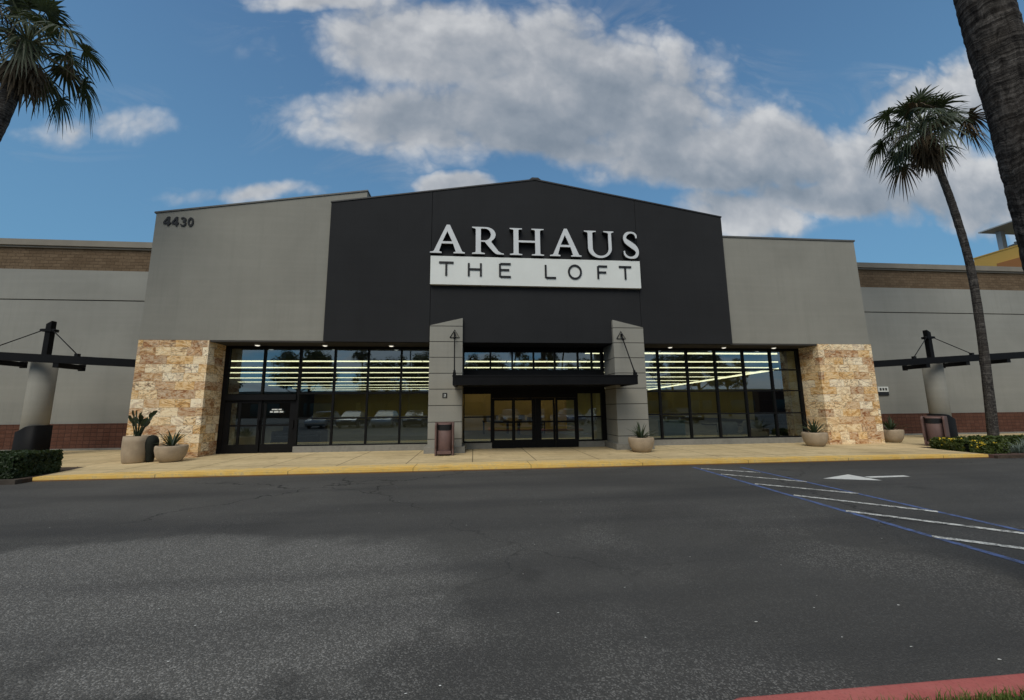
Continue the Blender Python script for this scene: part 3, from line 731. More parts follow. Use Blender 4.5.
# house number
HN = thing('house_number', 'black digits 4430 mounted high on the left grey block', 'house number', (-10.5, 14.12, 8.2))
d4 = [[(.56, 0), (.82, 0), (.82, .20), (1, .20), (1, .40), (.82, .40), (.82, 1), (.52, 1), (0, .42), (0, .20), (.56, .20)], [(.56, .40), (.24, .40), (.56, .76)]]
d3c = smooth([(.12, .80, .09), (.28, .90, .09), (.56, .90, .085), (.80, .80, .095), (.82, .66, .10), (.66, .56, .085), (.42, .54, .08)], 6)
d3d = smooth([(.42, .51, .08), (.70, .49, .085), (.87, .36, .10), (.84, .20, .10), (.62, .09, .085), (.32, .09, .085), (.10, .21, .09)], 6)
oo = [(.5+.5*math.cos(a), .5+.5*math.sin(a)) for a in [2*math.pi*i/36 for i in range(36)]]; oi = [(.5+.22*math.cos(a), .5+.29*math.sin(a)) for a in [2*math.pi*i/36 for i in range(36)]]
zn = lambda x, y: (140+x/3.888, 180+y/3.888)
for loops, a, b in ((d4, 88, 117), (d4, 121, 148), (None, 153.5, 178), ([oo, oi], 183, 206)):
    (x0, _), (x1, _) = at(*zn(a, 165), 14.08), at(*zn(b, 165), 14.08); zb, zt = 8.075, 8.42
    if loops is None:
        bm = place([ribbon(d3c)], x0, x1, zb, zt, .03, 14.128); b2 = place([ribbon(d3d)], x0, x1, zb, zt, .032, 14.128)
        me = bpy.data.meshes.new('t'); b2.to_mesh(me); b2.free(); bm.from_mesh(me); bpy.data.meshes.remove(me)
    else: bm = place(loops, x0, x1, zb, zt, .03, 14.128)
    obj('digit', bm, 'letter_dark', HN)
# plaque on the left pillar
PQ = thing('wall_plaque', 'tiny black plaque with pale symbols on the left entrance pillar above the bin', 'plaque', (-1.02, 13.87, 1.97))
bm = B(); box(bm, -1.10, -.94, 13.852, 13.869, 1.97, 2.14); obj('plate', bm, 'letter_dark', PQ)
bm = B(); box(bm, -1.055, -.985, 13.848, 13.851, 2.085, 2.10); box(bm, -1.0, -.985, 13.848, 13.851, 2.05, 2.085); box(bm, -1.055, -.985, 13.848, 13.851, 2.035, 2.05); box(bm, -1.06, -.98, 13.848, 13.851, 2.0, 2.012); obj('symbol', bm, 'sign_white', PQ)

# ------------------------------------------------------------------ soffit downlights
for i, (x, side) in enumerate(((-7.72, 'left'), (-5.4, 'left'), (-3.05, 'left'), (7.7, 'right'), (9.95, 'right'), (12.1, 'right'))):
    lab = 'small round lit downlight in the soffit over the %s window, %s' % (side, ('nearest the left stone pier', 'middle of the three', 'nearest the entrance')[i] if i < 3 else ('nearest the entrance', 'middle of the three', 'nearest the right stone pier')[i-3])
    t = thing('ceiling_light', lab, 'ceiling light', (x, 14.62, 3.945), 'downlights under the soffit')
    bm = B(); lathe(bm, [(.085, 3.944), (.10, 3.91), (.092, 3.90), (.08, 3.898)], 24, x, 14.62, cap0=True, cap1=False); obj('trim_ring', bm, 'sign_white', t)
    bm = B(); lathe(bm, [(.079, 3.91), (.07, 3.888), (.04, 3.878)], 24, x, 14.62); obj('lens', bm, 'lamp_lens', t)
# interior strip lights
rowsY = [19.2, 22.9, 26.4, 30.1, 34.9, 39.9, 45.5, 51.2, 56.6]
ordn = ['first', 'second', 'third', 'fourth', 'fifth', 'sixth', 'seventh', 'eighth', 'ninth']
for i, y in enumerate(rowsY):
    xr = 22.0+(y-25)*.155 if y > 24 else 22.3
    xl = -22.5 if i else 5.6
    bm = B(); x = xl
    while x < xr-1:
        e = min(x+2.44, xr); box(bm, x+.03, e-.03, y-.19, y+.19, 4.30, 4.33); x = e
    o = obj('strip_light', bm, 'tube_light', None, (0, y, 4.3)); tag(o, 'long row of lit ceiling tubes inside the store, %s row behind the windows' % ordn[i], 'strip light', 'rows of ceiling tubes inside the store')
    bm = B(); box(bm, xl, xr, y-.21, y+.21, 4.331, 4.36)
    for k in range(int((xr-xl)/4.5)): tube(bm, [(xl+2+k*4.5, y, 4.38), (xl+2+k*4.5, y, 5.19)], .012, 6)
    obj('fixture', bm, 'interior_dark', o)
bm = B(); k = 16
for i in range(k):
    a = Vector((22.4, 25, 4.3)).lerp(Vector((27.9, 61, 4.3)), i/k); b = Vector((22.4, 25, 4.3)).lerp(Vector((27.9, 61, 4.3)), (i+.97)/k); tube(bm, [a, b], .085, 6)
o = obj('strip_light', bm, 'tube_light', None, (22.4, 25, 4.3)); tag(o, 'slanting row of lit ceiling tubes running into the store depth behind the right window', 'strip light', 'rows of ceiling tubes inside the store')
# shop interior goods
def table(name, label, x, y, r=.55, h=.85):
    t = thing(name, label, 'display table', (x, y, .104)); bm = B(); lathe(bm, [(r, .104+h-.05), (r, .104+h)], 28, x, y); obj('table_top', bm, 'dark_wood', t)
    bm = B(); lathe(bm, [(.3, .104), (.28, .14), (.06, .2), (.05, .104+h-.05)], 16, x, y); obj('pedestal', bm, 'dark_wood', t); return t
t = thing('cabinet', 'pale green low cabinet standing inside behind the right window near the entrance', 'cabinet', (8.35, 16.4, .104))
bm = B(); box(bm, 8.05, 8.95, 16.2, 16.8, .16, .98); bevel(bm, .01); obj('carcass', bm, 'pale_green', t)
bm = B(); box(bm, 8.0, 9.0, 16.15, 16.85, .982, 1.02); obj('cabinet_top', bm, 'pale_green', t)
bm = B(); box(bm, 8.07, 8.48, 16.18, 16.198, .2, .94); box(bm, 8.52, 8.93, 16.18, 16.198, .2, .94); obj('cabinet_door', bm, 'pale_green', t)
table('display_table', 'dark round display table inside behind the middle of the right window', 11.2, 17.4, .7, .7)
table('display_table', 'dark round display table inside behind the right window by the tall black shelf', 13.2, 18.2, .6, .6)
def chair(x, y, label, rot=0):
    t = thing('armchair', label, 'armchair', (x, y, .104), 'armchairs inside the store')
    bm = B(); box(bm, x-.35, x+.35, y-.35, y+.35, .24, .45); bevel(bm, .05, 3); obj('seat', bm, 'pale_cloth', t)
    bm = B(); lathe(bm, [(.36, .42), (.42, .6), (.40, .85), (.34, .92), (.28, .85), (.28, .5)], 24, x, y+.1, 1, .9, False, False); obj('backrest', bm, 'pale_cloth', t)
    for a in (-.28, .28):
        for b in (-.28, .28): bm = B(); box(bm, x+a-.025, x+a+.025, y+b-.025, y+b+.025, .104, .245); obj('leg', bm, 'dark_wood', t)
chair(11.0, 16.3, 'rounded pale armchair inside behind the middle pane of the right window')
chair(12.6, 16.9, 'rounded pale armchair inside near the right end of the right window')
t = thing('shelf_unit', 'tall black open shelf unit standing inside behind the right end of the right window', 'shelf unit', (14.3, 17.8, .104))
bm = B()
for x in (13.55, 14.95): box(bm, x-.04, x+.04, 17.6, 18.0, .104, 2.35)
box(bm, 13.55, 14.95, 17.98, 18.0, .104, 2.35); obj('side_panel', bm, 'dark_wood', t)
bm = B()
for z in (.2, .75, 1.3, 1.85, 2.31): box(bm, 13.59, 14.91, 17.62, 17.975, z, z+.04)
obj('shelf', bm, 'dark_wood', t)
for i, (x, y, lab) in enumerate(((1.3, 24, 'left'), (3.3, 23, 'right'))):
    t = thing('goods_table', 'long low goods table inside beyond the %s entrance doors' % lab, 'goods table', (x, y, .104))
    bm = B(); box(bm, x-.8, x+.8, y-.45, y+.45, .80, .86); obj('table_top', bm, 'dark_wood', t)
    for a in (-.72, .72):
        for b in (-.38, .38): bm = B(); box(bm, x+a-.04, x+a+.04, y+b-.04, y+b+.04, .104, .80); obj('leg', bm, 'dark_wood', t)
    for k in range(3):
        q = x-.55+k*.5; bm = B(); box(bm, q-.17, q+.17, y-.2, y+.15, .861, .861+random.uniform(.2, .4)); bevel(bm, .02)
        tag(obj('goods_box', bm, 'tan_goods', None, (q, y, .86)), '%s tan box on the long table beyond the %s entrance doors' % (('leftmost', 'middle', 'rightmost')[k], lab), 'box', 'tan boxes inside the store')
t = thing('sofa', 'dark sofa standing inside behind the left exit door', 'sofa', (-7.3, 17.5, .104))
bm = B(); box(bm, -8.1, -6.4, 17.1, 17.9, .2, .55); bevel(bm, .06, 3); obj('seat', bm, 'dark_wood', t)
bm = B(); box(bm, -8.1, -6.4, 17.85, 18.1, .3, 1.0); bevel(bm, .07, 3); obj('backrest', bm, 'dark_wood', t)
for a in (-8.2, -6.4): bm = B(); box(bm, a, a+.1, 17.1, 18.0, .104, .75); obj('armrest', bm, 'dark_wood', t)

# ------------------------------------------------------------------ side wings
def wing(x0, x1, label):
    t = thing('wing_building', label, 'building', ((x0+x1)/2, 17.6, .1))
    bm = B(); box(bm, x0, x1, 17.62, 18.2, 1.14, 6.235); box(bm, x0, x1, 17.60, 18.2, 6.275, 7.56); box(bm, x0+.01, x1-.01, 17.66, 18.19, 6.2, 6.3, 1)
    obj('wall', bm, ['wing_stucco', 'groove_dark'], t)
    bm = B(); box(bm, x0, x1, 17.66, 18.2, 7.561, 8.52); obj('brick_band', bm, 'split_face_brick', t)
    bm = B(); box(bm, x0, x1, 17.52, 18.25, 8.60, 8.86); box(bm, x0, x1, 17.59, 18.22, 8.522, 8.60); obj('coping', bm, 'coping_metal', t)
    bm = B(); box(bm, x0, x1, 17.57, 18.2, .17, 1.138); obj('block_base', bm, 'brown_block', t)
    bm = B(); box(bm, x0, x1, 17.45, 18.2, -.02, .17); obj('footing', bm, 'plinth_concrete', t)
    return t
wing(-48, -11.0, 'long low grey wing with brick bands to the left of the store front')
wing(15.6, 56, 'long low grey wing with brick bands to the right of the store front')
def walkway(cx, s, label):
    """s=+1: inner end lies to the right of the column (left wing); -1 the other way"""
    t = thing('walkway_canopy', label, 'canopy', (cx, 15.5, .1))
    def zb(x): return 3.17+.057*abs(x-(cx+s*3.4))
    xi, xo = cx+s*3.6, cx-s*9
    bm = B(); prism_y(bm, [(xi, zb(xi)), (xo, zb(xo)), (xo, zb(xo)+.27), (xi, zb(xi)+.24)], 14.95, 15.07)
    prism_y(bm, [(xi, zb(xi)-.03), (xo, zb(xo)-.03), (xo, zb(xo)-.003), (xi, zb(xi)-.003)], 14.90, 15.12)
    obj('beam', bm, 'soft_black_metal', t)
    bm = B(); lathe(bm, [(.335, .12), (.335, 3.40)], 40, cx, 15.55); obj('column', bm, 'pillar_stucco', t)
    bm = B(); n = 44; ra, rb = [], []; rt = []
    for i in range(n):
        a = 2*math.pi*i/n; c, sn = math.cos(a), math.sin(a)
        k = 1/max(abs(c)**8+abs(sn)**8, 1e-6)**(1/8); k = 1+.10*(k-1)/.19
        x, y = .365*k*c, .365*k*sn
        zt = 1.05+.10*math.tanh((x*s+.05)*7)
        ra.append(bm.verts.new((cx+x*1.03, 15.55+y*1.03, .10))); rb.append(bm.verts.new((cx+x, 15.55+y, zt))); rt.append(bm.verts.new((cx+.33*c, 15.55+.33*sn, zt+.01)))
    for p, q in ((ra, rb), (rb, rt)):
        for i in range(n): bm.faces.new((p[i], p[(i+1) % n], q[(i+1) % n], q[i])).smooth = True
    obj('column_sleeve', bm, 'soft_black_metal', t)
    bm = B(); box(bm, cx-.085, cx+.085, 15.45, 15.63, 3.4, 4.84)
    for v in bm.verts:
        if v.co.z > 4.5: v.co.z += .06*(v.co.x-cx)/.085*s
    box(bm, cx-.16, cx+.16, 15.41, 15.67, 4.50, 4.60); bevel(bm, .008, 1); obj('mast', bm, 'soft_black_metal', t)
    for xe in (cx-1.35 if s > 0 else cx-1.5, cx+1.5 if s > 0 else cx+1.35):
        zz = zb(xe)+.255
        sg = 1 if xe > cx else -1
        bm = B(); tube(bm, [(cx+sg*.16, 15.46, 4.55), (xe, 15.02, zz+.06)], .017, 8); box(bm, xe-.06, xe+.06, 14.97, 15.07, zz-.03, zz+.10)
        tube(bm, [(cx+sg*.19, 15.42, 4.55), (cx+sg*.19, 15.60, 4.55)], .05, 10)
        obj('tie_rod', bm, 'black_metal', t)
    for xr in (cx-3.2, cx-1.0, cx+.95, cx+3.0):
        if s*(xr-cx) > 2.5: continue
        bm = B(); z = zb(xr)-.17; box(bm, xr-.09, xr+.09, 14.92, 15.85, z, z+.165); box(bm, xr-.11, xr+.11, 15.83, 15.87, z-.04, z+.2); obj('rafter', bm, 'soft_black_metal', t)
    return t
walkway(-15.38, 1, 'black walkway canopy on a round grey column before the left wing')
walkway(20.38, -1, 'black walkway canopy on a round grey column before the right wing')
# small notice on the right wing
t = thing('notice_sign', 'small white over black notice on the right wing wall beside the stone pier', 'sign', (20.2, 17.6, 2.1))
bm = B(); box(bm, 19.85, 20.40, 17.575, 17.612, 2.21, 2.46); obj('upper_plate', bm, 'sign_white', t)
bm = B(); box(bm, 19.85, 20.40, 17.575, 17.612, 2.03, 2.207); obj('lower_plate', bm, 'letter_dark', t)
bm = B()
for a in (19.92, 20.07, 20.22): box(bm, a, a+.10, 17.568, 17.574, 2.27, 2.40)
obj('lettering', bm, 'groove_dark', t)
# distant building, upper right
t = thing('distant_building', 'yellow building with a steel roof canopy showing above the right wing beside the palm', 'building', (52, 34, 0))
bm = B(); box(bm, 53.6, 70, 26, 35.4, 0, 17.0); box(bm, 53.55, 70, 25.9, 35.45, 17.0, 17.12); obj('wall', bm, 'yellow_render', t)
bm = B(); box(bm, 53.45, 53.59, 26, 33.6, 12, 15.8); obj('lower_wall', bm, 'orange_render', t)
for a, b in ((54.2, 33.3), (66, 33.3), (66, 27), (54.2, 26.6)): bm = B(); box(bm, a, a+.5, b, b+.4, 17.1, 19.3); obj('canopy_post', bm, 'pale_steel', t)
bm = B(); prism_y(bm, [(52.75, 19.3), (70, 19.3), (70, 19.55), (52.75, 19.42)], 24, 34.1); obj('roof_canopy', bm, 'pale_steel', t)
bm = B(); tube(bm, [(54.7, 33.2, 17.5), (55.2, 33.0, 17.7), (55.25, 33.0, 17.95)], .12, 8); obj('floodlight', bm, 'pale_steel', t)

# ------------------------------------------------------------------ bins, planters, plants
def bin_(x, y, rot, label):
    t = thing('litter_bin', label, 'bin', (0, 0, 0), 'brown litter bins')
    bm = B(); lathe(bm, [(.20, .03), (.238, .08), (.240, 1.02), (.20, 1.03)], 32, 0, -.02, 1, .80); obj('body', bm, 'bin_brown', t)
    for q in (-.30, .245):
        bm = B(); pf = [(.23, 0), (-.20, 0), (-.20, .22), (-.25, .34), (-.25, .90)] + [(-.13+.12*math.cos(R(a)), .94+.12*math.sin(R(a))) for a in range(180, 89, -15)] + [(.23, 1.06)]
        va = [bm.verts.new((q, y_, z_)) for y_, z_ in pf]; vb = [bm.verts.new((q+.055, y_, z_)) for y_, z_ in pf]; bm.faces.new(va); bm.faces.new(vb[::-1])
        for k in range(len(pf)): bm.faces.new((va[k-1], va[k], vb[k], vb[k-1]))
        bmesh.ops.recalc_face_normals(bm, faces=bm.faces); bevel(bm, .012, 2); obj('side_panel', bm, 'bin_brown', t)
    bm = B(); vo = []
    for zc, wa in ((.985, .72), (.97, .80), (.90, .80), (.84, .74), (.81, .60), (.80, .40)): vo.append([bm.verts.new((.2415*math.sin(wa*1.55*q/6), -.02-.2415*.80*math.cos(wa*1.55*q/6)-.002, zc)) for q in range(-6, 7)])
    for a, b in zip(vo, vo[1:]):
        for q in range(12): bm.faces.new((a[q], b[q], b[q+1], a[q+1]))
    obj('opening', bm, 'letter_dark', t)
    bm = B(); box(bm, -.244, .244, -.12, .225, 1.022, 1.064); bevel(bm, .015, 2); obj('lid', bm, 'bin_brown', t)
    bm = B(); box(bm, -.22, .22, -.245, -.20, .06, .16); bevel(bm, .01); obj('kick_plate', bm, 'bin_brown', t)
    t.location = (x, y, ZP); t.rotation_euler[2] = rot; return t
bin_(-.955, 13.25, 0, 'brown litter bin in front of the left entrance pillar')
bin_(16.55, 12.85, R(-62), 'brown litter bin seen side-on behind the low flowering hedge')
def strap_plant(bm, n, L, w, up0, up1, z, spread=.1, droop=.5, mi=0, seg=5):
    for i in range(n):
        a = random.uniform(0, 6.283); e = R(random.uniform(up0, up1)); l = L*random.uniform(.7, 1.1)
        d = Vector((math.cos(a), math.sin(a), 0)); s = Vector((-d.y, d.x, 0)); p = d*random.uniform(0, spread)+Vector((0, 0, z)); prev = None; ww = w*random.uniform(.8, 1.2)
        dr = droop*random.uniform(.5, 1.3)
        for k in range(seg+1):
            t = k/seg; q = ww*(math.sin(math.pi*min(1, .25+.75*t))**.8 if t < 1 else .02)
            c0, c1, c2 = bm.verts.new(p-s*q+Vector((0, 0, q*.5))), bm.verts.new(p), bm.verts.new(p+s*q+Vector((0, 0, q*.5)))
            if prev:
                for x, y in ((0, 1), (1, 2)):
                    f = bm.faces.new((prev[x], prev[y], (c0, c1, c2)[y], (c0, c1, c2)[x])); f.material_index = mi; f.smooth = True
            prev = (c0, c1, c2); ee = e-dr*t*t*1.4; p = p+(d*math.cos(ee)+Vector((0, 0, math.sin(ee))))*l/seg
def potted(x, y, label, r, h, kind, sc_=1):
    t = thing('potted_plant', label, 'potted plant', (0, 0, 0), 'potted plants along the store front')
    if kind == 'tall': prof = [(r*.80, 0), (r*.90, .04), (r*1.0, h*.35), (r*1.03, h*.8), (r*1.0, h), (r*.90, h), (r*.86, h-.06), (0.01, h-.06)]
    else: prof = [(r*.55, 0), (r*.70, .03), (r*.90, h*.35), (r*1.0, h*.72), (r*1.0, h*.92), (r*.97, h), (r*.86, h), (r*.83, h-.05), (0.01, h-.05)]
    bm = B(); lathe(bm, prof, 44, cap1=False); obj('planter', bm, 'planter_stone', t)
    bm = B(); lathe(bm, [(r*.84, h-.048), (r*.5, h-.03), (.02, h-.02)], 24, cap0=False); obj('soil', bm, 'soil', t)
    bm = B()
    if kind == 'tall':
        for q in range(24):
            a = random.uniform(0, 6.283); e = R(random.uniform(58, 88)); d = Vector((math.cos(a)*math.cos(e), math.sin(a)*math.cos(e), math.sin(e)))
            p0 = Vector((math.cos(a)*r*.25*random.random(), math.sin(a)*r*.25*random.random(), h-.06)); l = random.uniform(.32, .66); p1 = p0+d*l
            tube(bm, [p0, p0.lerp(p1, .5), p1], [.012, .010, .008], 5, 0, False)
            sd_ = Vector((-math.sin(a), math.cos(a), 0)); sd_ = (Matrix.Rotation(random.uniform(-1.2, 1.2), 3, d) @ sd_); nn = sd_.cross(d); bl = random.uniform(.26, .38); bw = random.uniform(.045, .065); prev = None
            for k in range(7):
                t_k = k/6; ww = bw*math.sin(math.pi*(.06+.94*t_k))**.7 if k < 6 else .002; pc = p1+d*bl*t_k-Vector((0, 0, 1))*.10*t_k*t_k*random.uniform(.8, 1.2)
                cc = (bm.verts.new(pc-sd_*ww+nn*ww*.3), bm.verts.new(pc), bm.verts.new(pc+sd_*ww+nn*ww*.3))
                if prev:
                    for x_, y_ in ((0, 1), (1, 2)): bm.faces.new((prev[x_], prev[y_], cc[y_], cc[x_])).smooth = True
                prev = cc
        obj('foliage', bm, 'broad_leaf', t)
    else:
        strap_plant(bm, 30, .60*sc_, .026, 18, 86, h-.05, r*.22, .45); obj('foliage', bm, 'agave_leaf', t)
    t.location = (x, y, ZP); return t
potted(-10.05, 13.0, 'tall rounded stone planter with upright broad leaves, left of the left stone pier', .305, .78, 'tall')
potted(-9.12, 13.1, 'wide low stone bowl with spiky agave against the left stone pier', .40, .48, 'bowl', 1.0)
potted(5.62, 13.05, 'low stone bowl with spiky agave before the right entrance pillar', .42, .48, 'bowl')
potted(12.55, 13.66, 'low stone bowl with spiky agave beside the inner face of the right stone pier', .395, .50, 'bowl', 1.1)
potted(16.62, 14.45, 'small stone bowl with spiky plant beyond the outer edge of the right stone pier', .37, .50, 'bowl', 1.1)
t = thing('dark_form', 'narrow dark rounded form standing between the tall planter and the stone bowl', 'pot', (-9.60, 13.12, ZP))
bm = B(); lathe(bm, [(.09, .10), (.10, .2), (.13, .42), (.165, .56), (.17, .70), (.14, .82), (.08, .88), (.02, .90)], 28, -9.68, 13.08); obj('form_body', bm, 'form_dark', t)  # plain dark rounded solid beside the tall planter, not identified

def leaf_quad(bm, p, nrm, s, asp=1.7, mi=0):
    nrm = nrm.normalized(); a = nrm.orthogonal().normalized(); a = Matrix.Rotation(random.uniform(0, 6.283), 3, nrm) @ a; b = nrm.cross(a)
    v = [bm.verts.new(q) for q in (p-a*s*asp*.5, p-b*s*.5+nrm*s*.1, p+a*s*asp*.5, p+b*s*.5+nrm*s*.1)]
    bm.faces.new(v).material_index = mi
def hedge(name, path, wid, hts, n, ls, mats, label, cat, flowers=0, rough=.05, core=None):
    """leafy hedge along path: list of (x,y)"""
    bm = B(); path = [Vector((*p, 0)) for p in path]
    segs = list(zip(path, path[1:])); lens = [(b-a).length for a, b in segs]; tot = sum(lens)
    def at_(d):
        for (a, b), l in zip(segs, lens):
            if d <= l or (a, b) == segs[-1]: return a.lerp(b, min(1, d/l)), (b-a).normalized()
            d -= l
    def hgt(d): return hts[0]+(hts[1]-hts[0])*d/tot
    prev = None
    for i in range(25):
        d = tot*i/24; p, dr = at_(d); s = Vector((-dr.y, dr.x, 0)); w = wid/2-.05; h = hgt(d)-.05
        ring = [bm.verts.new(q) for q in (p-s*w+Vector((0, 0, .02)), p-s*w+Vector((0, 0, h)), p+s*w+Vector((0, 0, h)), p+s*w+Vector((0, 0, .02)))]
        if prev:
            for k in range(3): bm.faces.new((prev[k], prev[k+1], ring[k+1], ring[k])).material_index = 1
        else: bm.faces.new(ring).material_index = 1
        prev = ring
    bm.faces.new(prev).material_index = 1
    for i in range(n):
        d = random.uniform(0, tot); p, dr = at_(d); s = Vector((-dr.y, dr.x, 0)); h = hgt(d); w = wid/2
        end = random.random() < .10
        if end:
            dd = random.choice((0, tot)); p, dr = at_(dd); nrm = dr*(1 if dd else -1); q = p+s*random.uniform(-w, w)+Vector((0, 0, random.uniform(0.01, h)))
        else:
            k = random.random()
            if k < .42: nrm = Vector((0, 0, 1)); q = p+s*random.uniform(-w, w)+Vector((0, 0, h))
            else: sg = random.choice((-1, 1)); nrm = s*sg; q = p+s*w*sg+Vector((0, 0, random.uniform(0.0, h)))
        e = mnoise.noise(q*2.3)*rough*1.4+random.uniform(-.5, 1)*rough
        q = q+nrm*e
        nn = nrm+Vector((random.gauss(0, .6), random.gauss(0, .6), random.gauss(.2, .5)))
        leaf_quad(bm, q, nn, ls*random.uniform(.6, 1.3), 1.7, 0)
    for i in range(flowers):
        d = random.uniform(0, tot); p, dr = at_(d); s = Vector((-dr.y, dr.x, 0)); h = hgt(d)
        q = p+s*random.uniform(-wid/2, wid/2)+Vector((0, 0, h+rough*random.uniform(0, 1.2))) if random.random() < .6 else p+s*(wid/2+.03)*random.choice((-1, 1))+Vector((0, 0, random.uniform(.4, 1)*h))
        for k in range(4): leaf_quad(bm, q+Vector((random.gauss(0, .015), random.gauss(0, .015), random.gauss(0, .015))), Vector((random.gauss(0, 1), random.gauss(0, 1), 1)), .04, 1.1, 2)
    bmesh.ops.translate(bm, verts=bm.verts, vec=(0, 0, .08))
    o = obj(name, bm, mats, None, (path[0].x, path[0].y, .08)); return tag(o, label, cat)
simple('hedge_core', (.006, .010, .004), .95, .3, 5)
hedge('clipped_hedge', [(-10.62, 10.95), (-17.5, 10.95)], 1.05, (.53, .58), 26000, .05, ['hedge_leaf', 'hedge_core'], 'dense dark green clipped box hedge at the left kerb', 'hedge', rough=.028)
hedge('flowering_hedge', [(15.95, 12.3), (15.72, 11.2), (15.85, 10.75)], .56, (.31, .24), 6500, .055, ['low_hedge_leaf', 'hedge_core', 'flower_yellow'], 'low loose hedge with yellow flowers at the right end of the yellow kerb', 'hedge', 110, .06)
hedge('flowering_hedge', [(16.9, 12.3), (24, 12.35)], .6, (.30, .34), 6500, .06, ['low_hedge_leaf', 'hedge_core', 'flower_yellow'], 'low loose hedge running right from the foot of the slim palm', 'hedge', 40, .06)
t = thing('silvery_shrub', 'silver grey feathery shrub at the right edge beside the flowering hedge', 'shrub', (16.75, 10.85, .09)); bm = B()
strap_plant(bm, 300, .34, .007, 5, 88, 0, .30, .8, 0, 4); bmesh.ops.translate(bm, verts=bm.verts, vec=(16.75, 10.85, .09)); obj('foliage', bm, 'silver_leaf', t)
t = thing('silvery_shrub', 'silver grey feathery shrub farther right along the planting bed', 'shrub', (17.5, 10.85, .09)); bm = B()
strap_plant(bm, 420, .46, .008, 5, 88, 0, .45, .8, 0, 4); bmesh.ops.translate(bm, verts=bm.verts, vec=(17.5, 10.85, .09)); obj('foliage', bm, 'silver_leaf', t)

# ------------------------------------------------------------------ palms
def fan_leaf(bm, base, az, el, plen, r, droop, mi, seg=20, curl=.5):
    d = Vector((math.cos(az)*math.cos(el), math.sin(az)*math.cos(el), math.sin(el)))
    pts = []; p = base.copy()
    for k in range(6):
        pts.append(p.copy()); e = el-droop*(k/5)**1.5*.6
        d = Vector((math.cos(az)*math.cos(e), math.sin(az)*math.cos(e), math.sin(e))); p = p+d*plen/5
    tube(bm, pts, [.030, .026, .022, .018, .015, .012], 5, 2 if mi == 0 else 1, False)
    hub = pts[-1]; side = Vector((-math.sin(az), math.cos(az), 0)); nrm = side.cross(d).normalized()
    tw = random.uniform(-.5, .5); side = (Matrix.Rotation(tw, 3, d) @ side); nrm = (Matrix.Rotation(tw, 3, d) @ nrm)
    for i in range(seg):
        th = R(-118+236*i/(seg-1)); l = r*(.72+.28*math.cos(th*.62))*random.uniform(.74, 1.08)
        q = hub.copy(); dd = (d*math.cos(th)+side*math.sin(th)).normalized(); fold = nrm*abs(math.sin(th))*.30
        dd = (dd-fold*.6).normalized(); perp = nrm.cross(dd).normalized(); prev = None
        hw = l*math.tan(R(236/(seg-1)/2))
        g_ = curl*random.uniform(.6, 1.4)
        for k, (t, wk) in enumerate(((0, .03), (.28, .29*1.05), (.52, .44), (.78, .26), (1.0, .02))):
            w = hw*wk*1.05
            pp = hub+dd*l*t+Vector((0, 0, -1))*g_*r*max(0, t-.30)**1.7*1.05
            a, m_, b = bm.verts.new(pp-perp*w), bm.verts.new(pp-nrm*w*.35), bm.verts.new(pp+perp*w)
            if prev:
                for x, y in ((0, 1), (1, 2)): bm.faces.new((prev[x], prev[y], (a, m_, b)[y], (a, m_, b)[x])).material_index = mi
            prev = (a, m_, b)
def palm_crown(bm, c, n=30, rscale=1.0, dead=20):
    for i in range(n):
        f = (i+.5)/n; el = R(84-100*f**.95+random.uniform(-18, 18)); az = i*2.39996+random.uniform(-.45, .45)
        k = random.uniform(.7, 1.25)
        fan_leaf(bm, c+Vector((0, 0, .25-.45*f)), az, el, random.uniform(1.0, 1.45)*rscale*(.75+.35*f)*k, random.uniform(.80, 1.05)*rscale, .5+.9*f, 0 if random.random() > f*.35 else 1, 22, .40+1.05*f)
    for i in range(dead):
        az = i*2.39996+random.uniform(-.5, .5); el = R(random.uniform(-80, -40))
        fan_leaf(bm, c+Vector((0, 0, -.2-random.uniform(0, .6))), az, el, random.uniform(.25, .6)*rscale, random.uniform(.5, .85)*rscale, .9, 1, 14, 1.2)
    for i in range(7):
        az = random.uniform(0, 6.28); d = Vector((math.cos(az), math.sin(az), 0)); L = random.uniform(.8, 1.5)*rscale
        tube(bm, [c, c+d*L*.45+Vector((0, 0, .35)), c+d*L*.85+Vector((0, 0, .05)), c+d*L+Vector((0, 0, -.6*rscale))], [.03, .024, .016, .008], 5, 2, False)
        for k in range(16):
            t = random.uniform(.5, 1); p = c+d*L*(.45+.55*t)+Vector((0, 0, .3-.9*t*t)); tube(bm, [p, p+Vector((random.gauss(0, .1), random.gauss(0, .1), -random.uniform(.15, .4)))], [.008, .004], 4, 1, False)
def trunk_bm(path, radii, n=28, seg=60, rough=.012):
    bm = B(); rings = []; pts = smooth([(*p, r) for p, r in zip(path, radii)], max(2, seg//(len(path)-1)))
    for i, (x, y, z, r) in enumerate(pts):
        ring = []
        for k in range(n):
            a = 6.2832*k/n; rr = r*(1+rough*3*mnoise.noise(Vector((math.cos(a)*1.5, math.sin(a)*1.5, z*.9)))) + rough*random.uniform(-.3, .3)+rough*.5*mnoise.noise(Vector((a*.6, 3.1, z*14)))
            ring.append(bm.verts.new((x+rr*math.cos(a), y+rr*math.sin(a), z)))
        rings.append(ring)
    for a, b in zip(rings, rings[1:]):
        for k in range(n): bm.faces.new((a[k], a[(k+1) % n], b[(k+1) % n], b[k])).smooth = True
    bm.faces.new(list(reversed(rings[0]))); bm.faces.new(rings[-1]); return bm
def palm(label, loc, path, radii, n=46, rs=1.0, dead=20, seg=90, tn=28, rough=.012, group='fan palms'):
    t = thing('palm_tree', label, 'palm tree', (0, 0, 0), group)
    obj('trunk', trunk_bm(path, radii, tn, seg, rough), 'palm_trunk', t)
    bm = B(); palm_crown(bm, Vector(path[-1]), n, rs, dead); obj('crown', bm, ['palm_leaf', 'dead_leaf', 'petiole_green'], t)
    t.location = loc; return t
